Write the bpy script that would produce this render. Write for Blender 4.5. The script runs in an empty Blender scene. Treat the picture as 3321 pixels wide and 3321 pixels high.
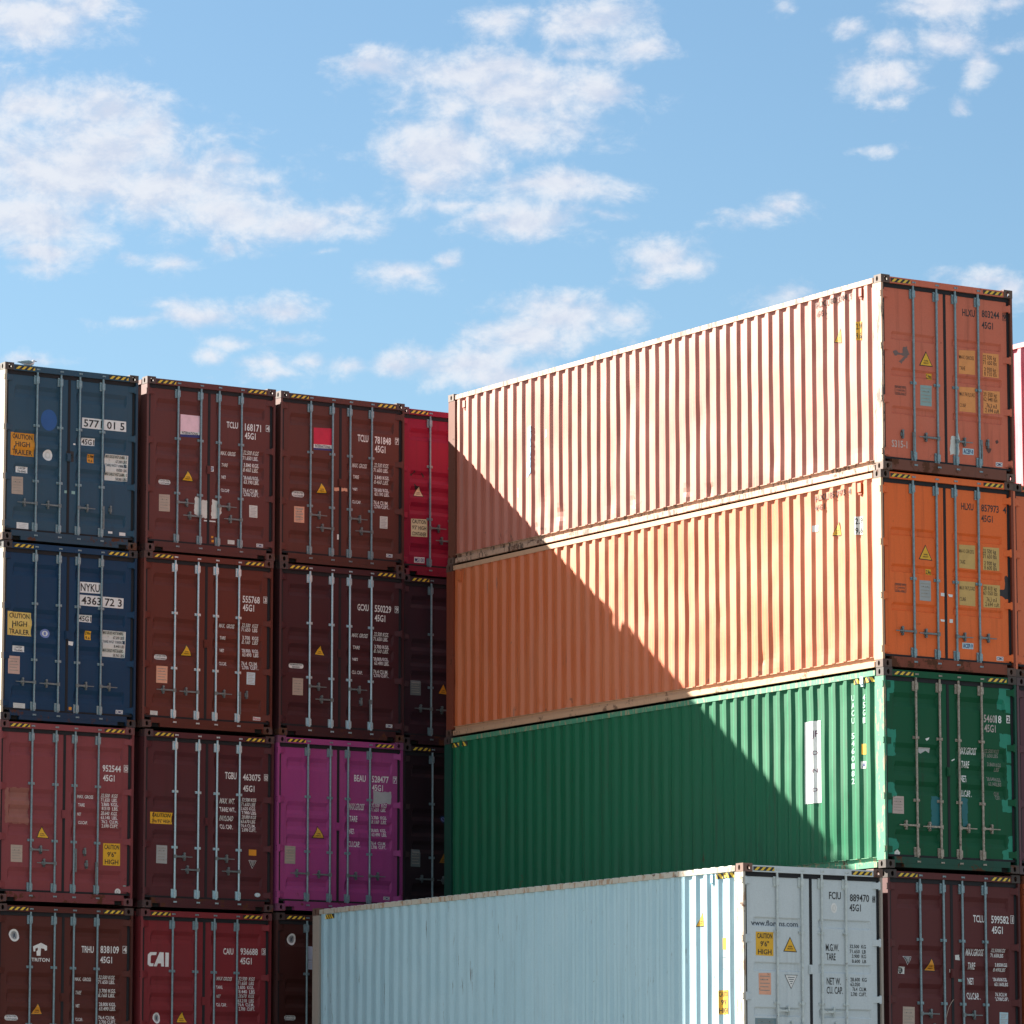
import bpy, bmesh, math, random
from mathutils import Vector, Matrix, noise as mnoise
S = bpy.context.scene
COL = S.collection
R = math.radians

# ------------------------------------------------------------------ camera, sky, sun, exposure
cd = bpy.data.cameras.new('camera'); cam = bpy.data.objects.new('camera', cd); COL.objects.link(cam)
S.camera = cam
YAW, PITCH = 0.573640, 0.148489
cam.location = (-40.34652, -52.52770, -13.42519)
cam.rotation_euler = (math.pi/2 + PITCH, 0, -YAW)
cd.sensor_width = 36.0; cd.sensor_fit = 'HORIZONTAL'
cd.lens = 36.0 * 14899.11 / 3321.0
cd.clip_start = 0.5; cd.clip_end = 5000

S.view_settings.view_transform = 'Standard'
S.view_settings.look = 'None'
S.view_settings.exposure = 2.45
S.view_settings.gamma = 1.0

TOSUN = Vector((-1.0, 2.38, 1.645)).normalized()
sd = bpy.data.lights.new('sun', 'SUN'); sun = bpy.data.objects.new('sun', sd); COL.objects.link(sun)
sd.energy = 5.0; sd.angle = R(0.5); sd.color = (1.0, 0.94, 0.82)
sun.rotation_euler = TOSUN.to_track_quat('Z', 'Y').to_euler()

world = bpy.data.worlds.new('World'); S.world = world; world.use_nodes = True
NT = world.node_tree; NT.nodes.clear()
def nn(nt, t, **k):
    n = nt.nodes.new(t)
    for a, b in k.items(): setattr(n, a, b)
    return n
def math_(nt, op, a, b=None, c=None, clamp=False):
    n = nn(nt, 'ShaderNodeMath', operation=op, use_clamp=clamp)
    for i, v in enumerate((a, b, c)):
        if v is None: continue
        if isinstance(v, (int, float)): n.inputs[i].default_value = v
        else: nt.links.new(v, n.inputs[i])
    return n.outputs[0]
def mixc(nt, f, a, b, mode='MIX'):
    n = nn(nt, 'ShaderNodeMix', data_type='RGBA', blend_type=mode)
    for i, v in ((0, f), (6, a), (7, b)):
        if isinstance(v, (int, float)): n.inputs[i].default_value = v
        elif isinstance(v, tuple): n.inputs[i].default_value = (*v, 1) if len(v) == 3 else v
        else: nt.links.new(v, n.inputs[i])
    return n.outputs[2]
def ramp(nt, v, a, b, lo=0.0, hi=1.0):
    n = nn(nt, 'ShaderNodeMapRange', interpolation_type='SMOOTHSTEP')
    nt.links.new(v, n.inputs[0])
    for i, x in ((1, a), (2, b), (3, lo), (4, hi)): n.inputs[i].default_value = x
    return n.outputs[0]
def noise_(nt, vec, scale, detail=4, rough=0.55, dist=0.0):
    n = nn(nt, 'ShaderNodeTexNoise')
    n.inputs['Scale'].default_value = scale; n.inputs['Detail'].default_value = detail
    n.inputs['Roughness'].default_value = rough; n.inputs['Distortion'].default_value = dist
    nt.links.new(vec, n.inputs['Vector'])
    return n

# clouds are placed by compass bearing and height above the horizon (radians)
# (bearing offset, elevation, half width, half height) in units of 1e-3 rad
CLOUDS = [(-104.52,254.74,18.07,8.50), (-92.41,257.05,5.35,5.55), (-107.41,235.13,15.39,8.23), (-88.37,233.98,14.05,8.23), (-80.30,229.94,8.03,5.55), (-97.60,221.86,37.47,14.92), (-73.37,218.40,26.77,10.24), (-104.52,211.48,22.75,8.23), (-46.26,211.71,15.39,4.75), (-61.84,213.79,18.74,8.23), (-37.61,213.56,7.36,2.61), (-61.84,224.75,8.03,2.61), (-84.91,226.48,16.06,8.23), (-102.79,203.98,12.71,3.95), (-74.30,202.48,5.62,2.34), (-63.91,205.13,6.42,2.61), (-82.60,202.25,5.35,1.54), (-104.52,199.94,8.03,1.81), (-30.69,244.94,10.04,4.21), (-12.23,243.78,17.40,5.55), (-0.69,240.32,25.43,9.57), (-15.69,226.48,16.73,10.24), (3.92,232.25,16.06,6.62), (18.92,239.17,12.71,4.21), (-20.30,220.71,8.03,4.21), (-4.15,246.09,16.06,4.21), (9.69,219.32,18.74,4.48), (3.92,211.71,16.06,5.29), (-5.31,213.56,6.69,2.61), (21.23,213.79,8.03,1.81), (-15.69,216.09,8.03,2.07), (-22.61,200.52,9.64,3.68), (-12.81,203.40,3.35,2.07), (33.34,204.79,10.04,5.29), (39.69,203.40,6.69,3.14), (28.73,199.37,5.35,2.61), (54.68,212.40,9.37,2.61), (60.45,214.71,6.42,3.14), (63.34,217.02,3.35,1.54), (-2.42,255.90,8.30,3.41), (17.77,255.32,14.72,5.82), (28.15,248.97,9.37,3.41), (15.46,248.40,8.03,2.61), (80.64,242.63,9.64,5.82), (84.10,249.55,5.62,3.41), (86.41,240.32,4.01,2.88), (96.22,249.55,8.30,4.75), (96.22,257.86,15.39,4.21), (101.98,244.94,3.75,5.55), (75.45,253.01,4.28,2.07), (83.53,236.28,3.75,2.07), (108.33,248.40,4.68,2.07), (108.91,257.63,5.35,2.88), (-69.34,190.94,11.78,3.68), (-82.60,188.98,8.03,1.67), (-49.15,192.44,8.83,3.14), (-49.72,186.10,6.42,2.07), (-61.26,185.18,6.02,2.34), (-45.11,180.33,6.42,2.88), (-55.49,180.56,5.62,2.61), (-36.46,179.75,5.62,2.34), (-54.34,177.79,8.03,2.07), (-66.45,182.06,4.01,2.07), (12.00,190.14,14.72,6.62), (2.19,186.10,14.72,5.82), (-25.50,180.33,6.96,3.95), (-11.08,180.33,14.72,5.29), (23.53,189.56,6.69,3.14), (-3.00,177.45,20.07,3.68), (13.15,194.17,4.82,2.88), (103.14,198.21,10.71,3.14), (109.48,195.33,5.35,4.21), (60.45,195.33,6.69,1.81), (79.49,225.90,4.55,1.14), (-104.52,181.25,6.96,1.40), (-42.22,204.56,2.68,1.14), (100.25,234.78,1.87,1.40), (61.61,258.20,2.41,1.81)]
def build_sky():
    nt = NT
    sky = nn(nt, 'ShaderNodeTexSky', sky_type='NISHITA')
    sky.sun_disc = False
    sky.sun_elevation = math.asin(TOSUN.z)
    sky.sun_rotation = math.atan2(TOSUN.x, TOSUN.y)
    sky.altitude = 0; sky.air_density = 1.0; sky.dust_density = 0.6; sky.ozone_density = 2.0
    tc = nn(nt, 'ShaderNodeTexCoord')
    sep = nn(nt, 'ShaderNodeSeparateXYZ'); nt.links.new(tc.outputs['Generated'], sep.inputs[0])
    az = math_(nt, 'ARCTAN2', sep.outputs[0], sep.outputs[1])
    el = math_(nt, 'ARCSINE', sep.outputs[2])
    a = math_(nt, 'MULTIPLY', math_(nt, 'SUBTRACT', az, YAW), 10.0 * math.cos(PITCH))
    e = math_(nt, 'MULTIPLY', el, 10.0)
    p = nn(nt, 'ShaderNodeCombineXYZ'); nt.links.new(a, p.inputs[0]); nt.links.new(e, p.inputs[1])
    # stretched coordinates for flat-based clouds
    st = nn(nt, 'ShaderNodeVectorMath', operation='MULTIPLY'); nt.links.new(p.outputs[0], st.inputs[0]); st.inputs[1].default_value = (1, 1.45, 1)
    w1 = noise_(nt, st.outputs[0], 5.5, 2, 0.5)
    wv = nn(nt, 'ShaderNodeVectorMath', operation='SUBTRACT'); nt.links.new(w1.outputs['Color'], wv.inputs[0]); wv.inputs[1].default_value = (.5, .5, .5)
    wm = nn(nt, 'ShaderNodeVectorMath', operation='MULTIPLY_ADD'); nt.links.new(wv.outputs[0], wm.inputs[0]); wm.inputs[1].default_value = (.10, .07, 0); nt.links.new(p.outputs[0], wm.inputs[2])
    P = wm.outputs[0]
    f = None
    for (ca, ce, ra, re) in CLOUDS:
        m = nn(nt, 'ShaderNodeVectorMath', operation='MULTIPLY_ADD'); nt.links.new(P, m.inputs[0])
        sx, sy = 100.0/ra, 100.0/re
        m.inputs[1].default_value = (sx, sy, 0); m.inputs[2].default_value = (-ca*.01*sx, -ce*.01*sy, 0)
        l = nn(nt, 'ShaderNodeVectorMath', operation='LENGTH'); nt.links.new(m.outputs[0], l.inputs[0])
        k_ = min(1.0, (min(ra, re)/4.2)**.75)
        d = math_(nt, 'MULTIPLY_ADD', l.outputs['Value'], -k_, k_*1.0)
        if f is None: f = d
        else:
            s = nn(nt, 'ShaderNodeMath', operation='SMOOTH_MAX'); nt.links.new(f, s.inputs[0]); nt.links.new(d, s.inputs[1]); s.inputs[2].default_value = 0.25
            f = s.outputs[0]
    f = math_(nt, 'MAXIMUM', f, -1.2)
    n1 = noise_(nt, st.outputs[0], 8.0, 10, 0.63, 0.30)
    up = nn(nt, 'ShaderNodeVectorMath', operation='ADD'); nt.links.new(st.outputs[0], up.inputs[0]); up.inputs[1].default_value = (-.020, .045, 0)
    n2 = noise_(nt, up.outputs[0], 8.0, 6, 0.58, 0.30)
    amp = ramp(nt, f, -0.1, 0.8, 3.1, 1.7)
    dens = math_(nt, 'MULTIPLY_ADD', math_(nt, 'SUBTRACT', n1.outputs['Fac'], 0.5), amp, math_(nt, 'MULTIPLY', f, 1.25))
    n4 = noise_(nt, st.outputs[0], 27.0, 8, 0.62, 0.2)
    dens = math_(nt, 'MULTIPLY_ADD', math_(nt, 'SUBTRACT', n4.outputs['Fac'], 0.5), 0.95, dens)
    alpha = ramp(nt, dens, -0.32, 1.18)
    rel = math_(nt, 'MULTIPLY_ADD', math_(nt, 'SUBTRACT', n4.outputs['Fac'], 0.5), .22, math_(nt, 'SUBTRACT', n1.outputs['Fac'], n2.outputs['Fac']))
    lit = ramp(nt, rel, -0.20, 0.16)
    body = ramp(nt, dens, 0.4, 1.7)
    shade = mixc(nt, lit, (2.40,2.64,3.15), (3.25,3.32,3.5))
    shade = mixc(nt, math_(nt, 'MULTIPLY', body, 0.35), shade, (2.40,2.64,3.15))
    # keep clouds above the horizon
    alpha = math_(nt, 'MULTIPLY', alpha, 0.93)
    tint = mixc(nt, 1.0, sky.outputs[0], (0.400,0.475,0.492), 'MULTIPLY')
    # broken cumulus added out of view to fill shaded faces, brighter away from sun
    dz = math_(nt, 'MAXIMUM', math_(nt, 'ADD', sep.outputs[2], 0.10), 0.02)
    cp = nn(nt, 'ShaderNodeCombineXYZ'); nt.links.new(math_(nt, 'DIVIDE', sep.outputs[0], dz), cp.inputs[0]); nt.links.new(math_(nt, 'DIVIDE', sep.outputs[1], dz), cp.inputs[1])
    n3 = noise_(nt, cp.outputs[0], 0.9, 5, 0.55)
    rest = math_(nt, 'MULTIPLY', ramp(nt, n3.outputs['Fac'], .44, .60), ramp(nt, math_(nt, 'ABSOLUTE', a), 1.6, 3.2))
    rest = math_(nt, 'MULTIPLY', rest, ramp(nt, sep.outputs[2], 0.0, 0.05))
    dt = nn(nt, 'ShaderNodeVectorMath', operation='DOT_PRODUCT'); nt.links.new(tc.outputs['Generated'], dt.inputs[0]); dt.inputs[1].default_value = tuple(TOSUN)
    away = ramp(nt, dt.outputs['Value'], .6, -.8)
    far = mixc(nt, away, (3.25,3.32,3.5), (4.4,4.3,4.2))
    colr = mixc(nt, alpha, tint, shade)
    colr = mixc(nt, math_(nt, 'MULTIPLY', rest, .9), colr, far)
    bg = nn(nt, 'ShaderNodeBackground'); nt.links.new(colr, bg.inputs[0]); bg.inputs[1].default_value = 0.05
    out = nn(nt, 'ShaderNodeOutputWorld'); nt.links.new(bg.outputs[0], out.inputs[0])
build_sky()

# ------------------------------------------------------------------ materials
def principled(name):
    m = bpy.data.materials.new(name); m.use_nodes = True
    nt = m.node_tree; b = nt.nodes['Principled BSDF']
    return m, nt, b
RUST = (0.085, 0.030, 0.014)
def paint(name, base, rough=0.5, fade=None, fade_amt=0.35, dirt=0.35, rust=0.25, seed=0.0, bump=0.12, spec=0.5, metal=0.0, scuff=0.0, peel=None):
    m, nt, b = principled(name)
    tc = nn(nt, 'ShaderNodeTexCoord')
    off = nn(nt, 'ShaderNodeVectorMath', operation='ADD'); nt.links.new(tc.outputs['Object'], off.inputs[0])
    off.inputs[1].default_value = (seed*7.3, seed*3.1, seed*1.7)
    V = off.outputs[0]
    if fade is None: fade = tuple(min(1, c*0.85 + 0.022) for c in base)
    big = noise_(nt, V, 0.8, 5, 0.6)
    col = mixc(nt, math_(nt, 'MULTIPLY', ramp(nt, big.outputs['Fac'], .38, .68), fade_amt), base, fade)
    stv = nn(nt, 'ShaderNodeVectorMath', operation='MULTIPLY'); nt.links.new(V, stv.inputs[0]); stv.inputs[1].default_value = (9, 9, .45)
    stn = noise_(nt, stv.outputs[0], 1.0, 5, 0.65)
    dirty = tuple(c*0.45 + d*0.16 for c, d in zip(base, (0.10, 0.075, 0.055)))
    col = mixc(nt, math_(nt, 'MULTIPLY', ramp(nt, stn.outputs['Fac'], .52, .74), dirt), col, dirty)
    fine = noise_(nt, V, 55, 3, 0.7)
    col = mixc(nt, ramp(nt, fine.outputs['Fac'], .3, .7, 0, .16), col, dirty)
    if peel and True:
        pv = nn(nt, 'ShaderNodeVectorMath', operation='MULTIPLY'); nt.links.new(V, pv.inputs[0]); pv.inputs[1].default_value = (14, 14, 3.2)
        pn = noise_(nt, pv.outputs[0], 1.0, 8, 0.7)
        col = mixc(nt, ramp(nt, pn.outputs['Fac'], .53, .57), col, peel)
    if scuff:
        sv = nn(nt, 'ShaderNodeVectorMath', operation='MULTIPLY'); nt.links.new(V, sv.inputs[0]); sv.inputs[1].default_value = (16, 16, 1.6)
        s1 = noise_(nt, sv.outputs[0], 1.0, 6, 0.7); s2 = noise_(nt, V, 1.3, 4, 0.6)
        col = mixc(nt, math_(nt, 'MULTIPLY', math_(nt, 'MULTIPLY', ramp(nt, s1.outputs['Fac'], .60, .68), ramp(nt, s2.outputs['Fac'], .46, .62)), scuff), col, (.055, .040, .030))
        s3 = noise_(nt, V, 7.0, 8, 0.72)
        col = mixc(nt, math_(nt, 'MULTIPLY', ramp(nt, s3.outputs['Fac'], .66, .72), scuff), col, (.05, .032, .022))
    rn = noise_(nt, V, 3.2, 9, 0.72)
    sx = nn(nt, 'ShaderNodeSeparateXYZ'); nt.links.new(tc.outputs['Object'], sx.inputs[0])
    low = ramp(nt, sx.outputs[2], 0.0, 0.75, 0.085, 0.0)
    rr = math_(nt, 'ADD', rn.outputs['Fac'], low)
    rmask = math_(nt, 'MULTIPLY', ramp(nt, rr, .70 - .12*rust, .76 - .12*rust), min(1, .35 + rust))
    col = mixc(nt, rmask, col, RUST)
    nt.links.new(col, b.inputs['Base Color'])
    rg = math_(nt, 'ADD', ramp(nt, big.outputs['Fac'], .3, .7, rough - .06, rough + .08), math_(nt, 'MULTIPLY', rmask, .25))
    nt.links.new(rg, b.inputs['Roughness'])
    b.inputs['Specular IOR Level'].default_value = spec
    b.inputs['Metallic'].default_value = metal
    if bump:
        bn = noise_(nt, V, 2.6, 3, 0.5)
        bf = nn(nt, 'ShaderNodeBump'); bf.inputs['Strength'].default_value = bump; bf.inputs['Distance'].default_value = 0.06
        nt.links.new(bn.outputs['Fac'], bf.inputs['Height']); nt.links.new(bf.outputs[0], b.inputs['Normal'])
    return m
def plain(name, base, rough=0.6, var=0.18, scale=14, spec=0.4, metal=0.0, worn=0.0, wear=(.1,.05,.03)):
    m, nt, b = principled(name)
    tc = nn(nt, 'ShaderNodeTexCoord')
    n = noise_(nt, tc.outputs['Object'], scale, 5, 0.65)
    dark = tuple(c*(1-2*var) for c in base)
    col = mixc(nt, ramp(nt, n.outputs['Fac'], .3, .75), base, dark)
    if worn:
        n2 = noise_(nt, tc.outputs['Object'], scale*1.7, 6, 0.75)
        col = mixc(nt, ramp(nt, n2.outputs['Fac'], .62 - .15*worn, .70 - .15*worn), col, wear)
    nt.links.new(col, b.inputs['Base Color'])
    b.inputs['Roughness'].default_value = rough; b.inputs['Specular IOR Level'].default_value = spec
    b.inputs['Metallic'].default_value = metal
    return m
INK = {
 'W': (.72,.73,.72), 'C': (.62,.63,.60), 'C2': (.55,.68,.74), 'C3': (.45,.46,.45), 'K': (.018,.018,.020), 'K2': (.020,.016,.020), 'K3': (.05,.07,.10), 'K4': (.10,.055,.045), 'K5': (.30,.34,.34),
 'Y': (.72,.40,.020), 'Y2': (.74,.52,.14), 'Y3': (.62,.36,.05), 'O': (.66,.27,.020), 'O2': (.30,.14,.02), 'A': (.70,.55,.35), 'H': (.70,.66,.42),
 'N': (.25,.42,.40), 'N2': (.24,.36,.36), 'T': (.42,.33,.27), 'T2': (.46,.36,.33), 'P': (.72,.36,.24), 'P2': (.55,.36,.30), 'G': (.33,.35,.35), 'G2': (.42,.42,.43), 'G3': (.30,.28,.24), 'G4': (.16,.24,.27), 'G5': (.13,.16,.16),
 'B': (.012,.085,.27), 'B2': (.22,.42,.62), 'V': (.02,.03,.16), 'V2': (.16,.22,.50), 'V3': (.01,.03,.09), 'I': (.82,.55,.62), 'J': (.55,.012,.05), 'L': (.42,.60,.68), 'L2': (.45,.52,.66),
 'Q': (.72,.28,.08), 'Q2': (.55,.35,.11), 'R2': (.27,.10,.08), 'S': (.16,.10,.09), 'S2': (.10,.035,.025), 'E': (.005,.22,.14), 'W4': (.34,.56,.45), 'E2': (.005,.12,.14),
 'Z': (.55,.42,.38), 'Z2': (.26,.14,.12), 'M': (.12,.05,.10), 'M2': (.75,.42,.48), 'W2': (.42,.36,.34), 'W3': (.22,.22,.19),
}
INKM = {}
def ink(k):
    if k not in INKM:
        INKM[k] = plain('decal_ink_' + k.lower(), INK[k], .5, .07, 9, .4, worn=.25 if k in ('W2','W3','K4','C3') else (.12 if k in ('T','P','G','T2','G3','C') else 0), wear=tuple(c*.45 for c in INK[k]))
    return INKM[k]
M_RUBBER = plain('black_rubber', (.012,.013,.017), .75, .2, 6)
M_DARK = plain('dark_void', (.008,.008,.008), .9)
M_GALV = plain('galvanised_steel', (.23,.33,.37), .42, .18, 30, .5, .35)
M_BRIGHT = plain('bright_galvanised_steel', (.46,.64,.72), .35, .12, 30, .5, .45)
M_RUSTYROD = plain('rusty_galvanised_steel', (.40,.35,.29), .55, .25, 20, .5, .2, worn=.4)
M_HANDLE = plain('forged_steel_handle', (.17,.21,.22), .5, .2, 30, .5, .3)
M_WHITEROD = plain('white_painted_steel', (.55,.62,.62), .45, .12, 12, .5, 0, worn=.15)
M_ASPHALT = None

# ------------------------------------------------------------------ mesh helpers
class MB:
    def __init__(s): s.v = []; s.f = []; s.m = []
    def face(s, pts, mat=0):
        i = len(s.v); s.v += [tuple(p) for p in pts]; s.f.append(tuple(range(i, i+len(pts)))); s.m.append(mat)
    def box(s, x0, x1, y0, y1, z0, z1, mat=0):
        i = len(s.v)
        s.v += [(x, y, z) for z in (z0, z1) for y in (y0, y1) for x in (x0, x1)]
        for q in ((0,2,3,1),(4,5,7,6),(0,1,5,4),(2,6,7,3),(0,4,6,2),(1,3,7,5)):
            s.f.append(tuple(i+k for k in q)); s.m.append(mat)
    def prism(s, poly, z0, z1, mat=0):
        n = len(poly); i = len(s.v)
        s.v += [(x, y, z0) for x, y in poly] + [(x, y, z1) for x, y in poly]
        s.f.append(tuple(range(i+n-1, i-1, -1))); s.f.append(tuple(range(i+n, i+2*n))); s.m += [mat, mat]
        for k in range(n):
            a, b = k, (k+1) % n
            s.f.append((i+a, i+b, i+n+b, i+n+a)); s.m.append(mat)
    def tube(s, p0, p1, r0, r1=None, n=10, mat=0, cap=True):
        r1 = r0 if r1 is None else r1
        p0, p1 = Vector(p0), Vector(p1); d = (p1-p0).normalized()
        u = d.orthogonal().normalized(); w = d.cross(u); i = len(s.v)
        for p, r in ((p0, r0), (p1, r1)):
            for k in range(n):
                t = 2*math.pi*k/n; s.v.append(tuple(p + r*(math.cos(t)*u + math.sin(t)*w)))
        for k in range(n):
            a, b = k, (k+1) % n
            s.f.append((i+a, i+b, i+n+b, i+n+a)); s.m.append(mat)
        if cap:
            s.f.append(tuple(range(i+n-1, i-1, -1))); s.f.append(tuple(range(i+n, i+2*n))); s.m += [mat, mat]
    def plate(s, o, eu, ev, en, w, h, t, hole=None, mat=0, n=14):
        """slab w x h x t at o; hole = (cu, cv, ru, rv) drilled through"""
        o, eu, ev, en = map(Vector, (o, eu, ev, en))
        if hole is None:
            P = [o, o+eu*w, o+eu*w+ev*h, o+ev*h]
            Q = [p + en*t for p in P]
            s.face(P, mat); s.face(Q[::-1], mat)
            for k in range(4): s.face([P[k], Q[k], Q[(k+1)%4], P[(k+1)%4]], mat)
            return
        cu, cv, ru, rv = hole
        E = []; B = []
        for k in range(n):
            t_ = 2*math.pi*(k+.5)/n; c, si = math.cos(t_), math.sin(t_)
            E.append((cu+ru*c, cv+rv*si))
            k_ = min((w-cu if c > 0 else cu)/max(abs(c), 1e-6), (h-cv if si > 0 else cv)/max(abs(si), 1e-6))
            B.append((cu+k_*c, cv+k_*si))
        cs = [(w,h),(0,h),(0,0),(w,0)]
        for lvl in (0, t):
            for k in range(n):
                a, b = k, (k+1) % n
                pts = [E[a], B[a]]
                for c in cs:
                    if (abs(B[a][0]-c[0]) < 1e-6 or abs(B[a][1]-c[1]) < 1e-6) and (abs(B[b][0]-c[0]) < 1e-6 or abs(B[b][1]-c[1]) < 1e-6) and abs(B[a][0]-B[b][0]) > 1e-6 and abs(B[a][1]-B[b][1]) > 1e-6: pts.append(c)
                pts += [B[b], E[b]]
                s.face([o + eu*x + ev*y + en*lvl for x, y in (pts if lvl == 0 else pts[::-1])], mat)
        for k in range(n):
            a, b = k, (k+1) % n
            s.face([o+eu*E[a][0]+ev*E[a][1], o+eu*E[b][0]+ev*E[b][1], o+eu*E[b][0]+ev*E[b][1]+en*t, o+eu*E[a][0]+ev*E[a][1]+en*t], mat)
        C = [(0,0),(w,0),(w,h),(0,h)]
        for k in range(4):
            a, b = C[k], C[(k+1)%4]
            s.face([o+eu*a[0]+ev*a[1], o+eu*b[0]+ev*b[1], o+eu*b[0]+ev*b[1]+en*t, o+eu*a[0]+ev*a[1]+en*t], mat)
    def mesh(s, name, smooth=False, fix=True, weld=True):
        me = bpy.data.meshes.new(name); me.from_pydata(s.v, [], s.f)
        nm = (max(s.m) + 1) if s.m else 1
        for k in range(nm): me.materials.append(None)
        me.polygons.foreach_set('material_index', s.m)
        if fix:
            bm = bmesh.new(); bm.from_mesh(me)
            if weld: bmesh.ops.remove_doubles(bm, verts=bm.verts, dist=1e-5)
            bmesh.ops.recalc_face_normals(bm, faces=bm.faces); bm.to_mesh(me); bm.free()
        if smooth: me.polygons.foreach_set('use_smooth', [True]*len(me.polygons))
        me.update(); return me
def link(name, me, mats, parent):
    o = bpy.data.objects.new(name, me); COL.objects.link(o)
    if parent is not None: o.parent = parent
    if mats:
        if not isinstance(mats, (list, tuple)): mats = [mats]
        for k, sl in enumerate(o.material_slots):
            sl.link = 'OBJECT'; sl.material = mats[min(k, len(mats)-1)]
    return o

W, L, H = 2.438, 12.192, 2.896
# ------------------------------------------------------------------ shared container meshes
def casting_mesh(rt, bk, tp):
    b = MB(); w, l, h, t = .162, .178, .118, .026
    # canonical: left, front, bottom
    b.plate((0,0,0), (0,1,0), (0,0,1), (1,0,0), l, h, t, (.098, .060, .026, .040))       # side
    b.plate((t,0,0), (1,0,0), (0,0,1), (0,1,0), w-t, h, t, (.062, .060, .026, .040))     # end
    b.plate((t,t,0), (1,0,0), (0,1,0), (0,0,1), w-t, l-t, t, (.066, .072, .032, .060))   # bottom
    b.plate((w-.01,t,t), (0,1,0), (0,0,1), (1,0,0), l-t, h-t, .01)
    b.plate((t,l-.01,t), (1,0,0), (0,0,1), (0,1,0), w-t-.01, h-t, .01)
    b.plate((t,t,h-.01), (1,0,0), (0,1,0), (0,0,1), w-t-.01, l-t-.01, .01)
    b.v = [((W-x) if rt else x, (L-y) if bk else y, (H-z) if tp else z) for x, y, z in b.v]
    return b.mesh('corner_casting')
CAST = {(r, k, t): casting_mesh(r, k, t) for r in (0,1) for k in (0,1) for t in (0,1)}
HZ_A = (2.61, 1.83, 1.045, .265); HZ_B = (2.655, 1.84, 1.035, .27)
def post_mesh(rt, bk, slots=()):
    b = MB()
    poly = [(.003,.006),(.041,.006),(.041,.215),(.003,.215)]
    b.prism(poly, .119, 2.777)
    for z in slots:
        b.box(.0005, .0035, .010, .034, z-.045, z+.045, 1); b.box(-.001, .0036, .016, .0285, z-.034, z+.034, 0)
    b.v = [((W-x) if rt else x, (L-y) if bk else y, z) for x, y, z in b.v]
    return b.mesh('corner_post')
POST = {}
for ty, hz in (('A', HZ_A), ('B', HZ_B)):
    POST[ty] = [post_mesh(0,0,hz), post_mesh(1,0,hz), post_mesh(0,1), post_mesh(1,1)]
def top_rail(rt):
    b = MB(); b.box(.006, .066, .216, L-.216, 2.792, 2.868)
    b.box(.042, .066, .179, .2155, 2.800, 2.860); b.box(.042, .066, L-.2155, L-.179, 2.800, 2.860)
    if rt: b.v = [(W-x, y, z) for x, y, z in b.v]
    return b.mesh('top_side_rail')
def bottom_rail(rt):
    b = MB()
    b.box(.006, .060, .216, L-.216, .014, .092)
    b.box(.050, .075, .216, L-.216, .0925, .158)
    b.box(.020, .075, .216, L-.216, .1585, .166)
    for y in (4.75, 5.55, 6.55, 7.35):       # doubler plates at the fork pockets
        pass
    b.box(.003, .0058, 3.55, 5.10, .020, .086)
    if rt: b.v = [(W-x, y, z) for x, y, z in b.v]
    return b.mesh('bottom_side_rail')
TOPR = [top_rail(0), top_rail(1)]; BOTR = [bottom_rail(0), bottom_rail(1)]
XO, DEP = .012, .0295
Y0, Y1, NP = .215, L-.215, 42
PER = (Y1-Y0)/NP
# fractions of one corrugation: inner flat, rising slope, outer flat, falling slope
FR = (.25, .50, .755, 1.0)
def corr_x(y):
    u = (y-Y0)/PER; u = u - math.floor(u)
    if u < FR[0]: return XO+DEP
    if u < FR[1]: return XO+DEP*(1-(u-FR[0])/(FR[1]-FR[0]))
    if u < FR[2]: return XO
    return XO+DEP*(u-FR[2])/(1-FR[2])
def side_mesh(seed, rt, amp):
    b = MB(); nz = 34; z0, z1 = .1665, 2.7915
    ys = []
    for k in range(NP):
        ys += [Y0+PER*k, Y0+PER*(k+FR[0]), Y0+PER*(k+FR[1]), Y0+PER*(k+FR[2])]
    ys.append(Y1)
    rnd = random.Random(seed)
    dents = [(rnd.uniform(.5, 11.7), rnd.choice((rnd.uniform(.25, .85), rnd.uniform(.3, 2.4))), rnd.uniform(.16,.40), rnd.uniform(.25,.5), rnd.uniform(.003,.010)) for _ in range(int(20*amp))]
    dents += [(rnd.uniform(3.0, 9.5), rnd.uniform(.22, .50), rnd.uniform(.05,.10), rnd.uniform(.06,.14), rnd.uniform(.012,.022)) for _ in range(int(7*amp))]
    for j in range(nz+1):
        z = z0+(z1-z0)*j/nz
        env = min(1, min(j, nz-j)/2.5)
        for y in ys:
            x = corr_x(y+1e-6)
            q = Vector((y*.55, z*1.1, seed*9.7)); q2 = Vector((y*3.1, z*2.2, seed*5.1))
            dy = env*amp*(.010*mnoise.noise(q) + .008*mnoise.noise(q2))
            dx = env*amp*(.004*mnoise.noise(q+Vector((5,3,1))) + .0025*mnoise.noise(q2+Vector((1,7,2))))
            for (cy, cz, ry, rz, d) in dents:
                g = ((y-cy)/ry)**2 + ((z-cz)/rz)**2
                if g < 4: dx += env*d*math.exp(-g*1.6)
            X = max(.0075, x+dx)
            b.v.append(((W-X) if rt else X, y+dy, z))
    n = len(ys)
    for j in range(nz):
        for i in range(n-1):
            a = j*n+i
            b.f.append((a, a+1, a+n+1, a+n) if rt else (a, a+n, a+n+1, a+1)); b.m.append(0)
    return b.mesh('side_panel', fix=False)
SIDE = {}
def get_side(seed, rt, amp):
    k = (seed, rt, amp)
    if k not in SIDE: SIDE[k] = side_mesh(seed, rt, amp)
    return SIDE[k]
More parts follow.
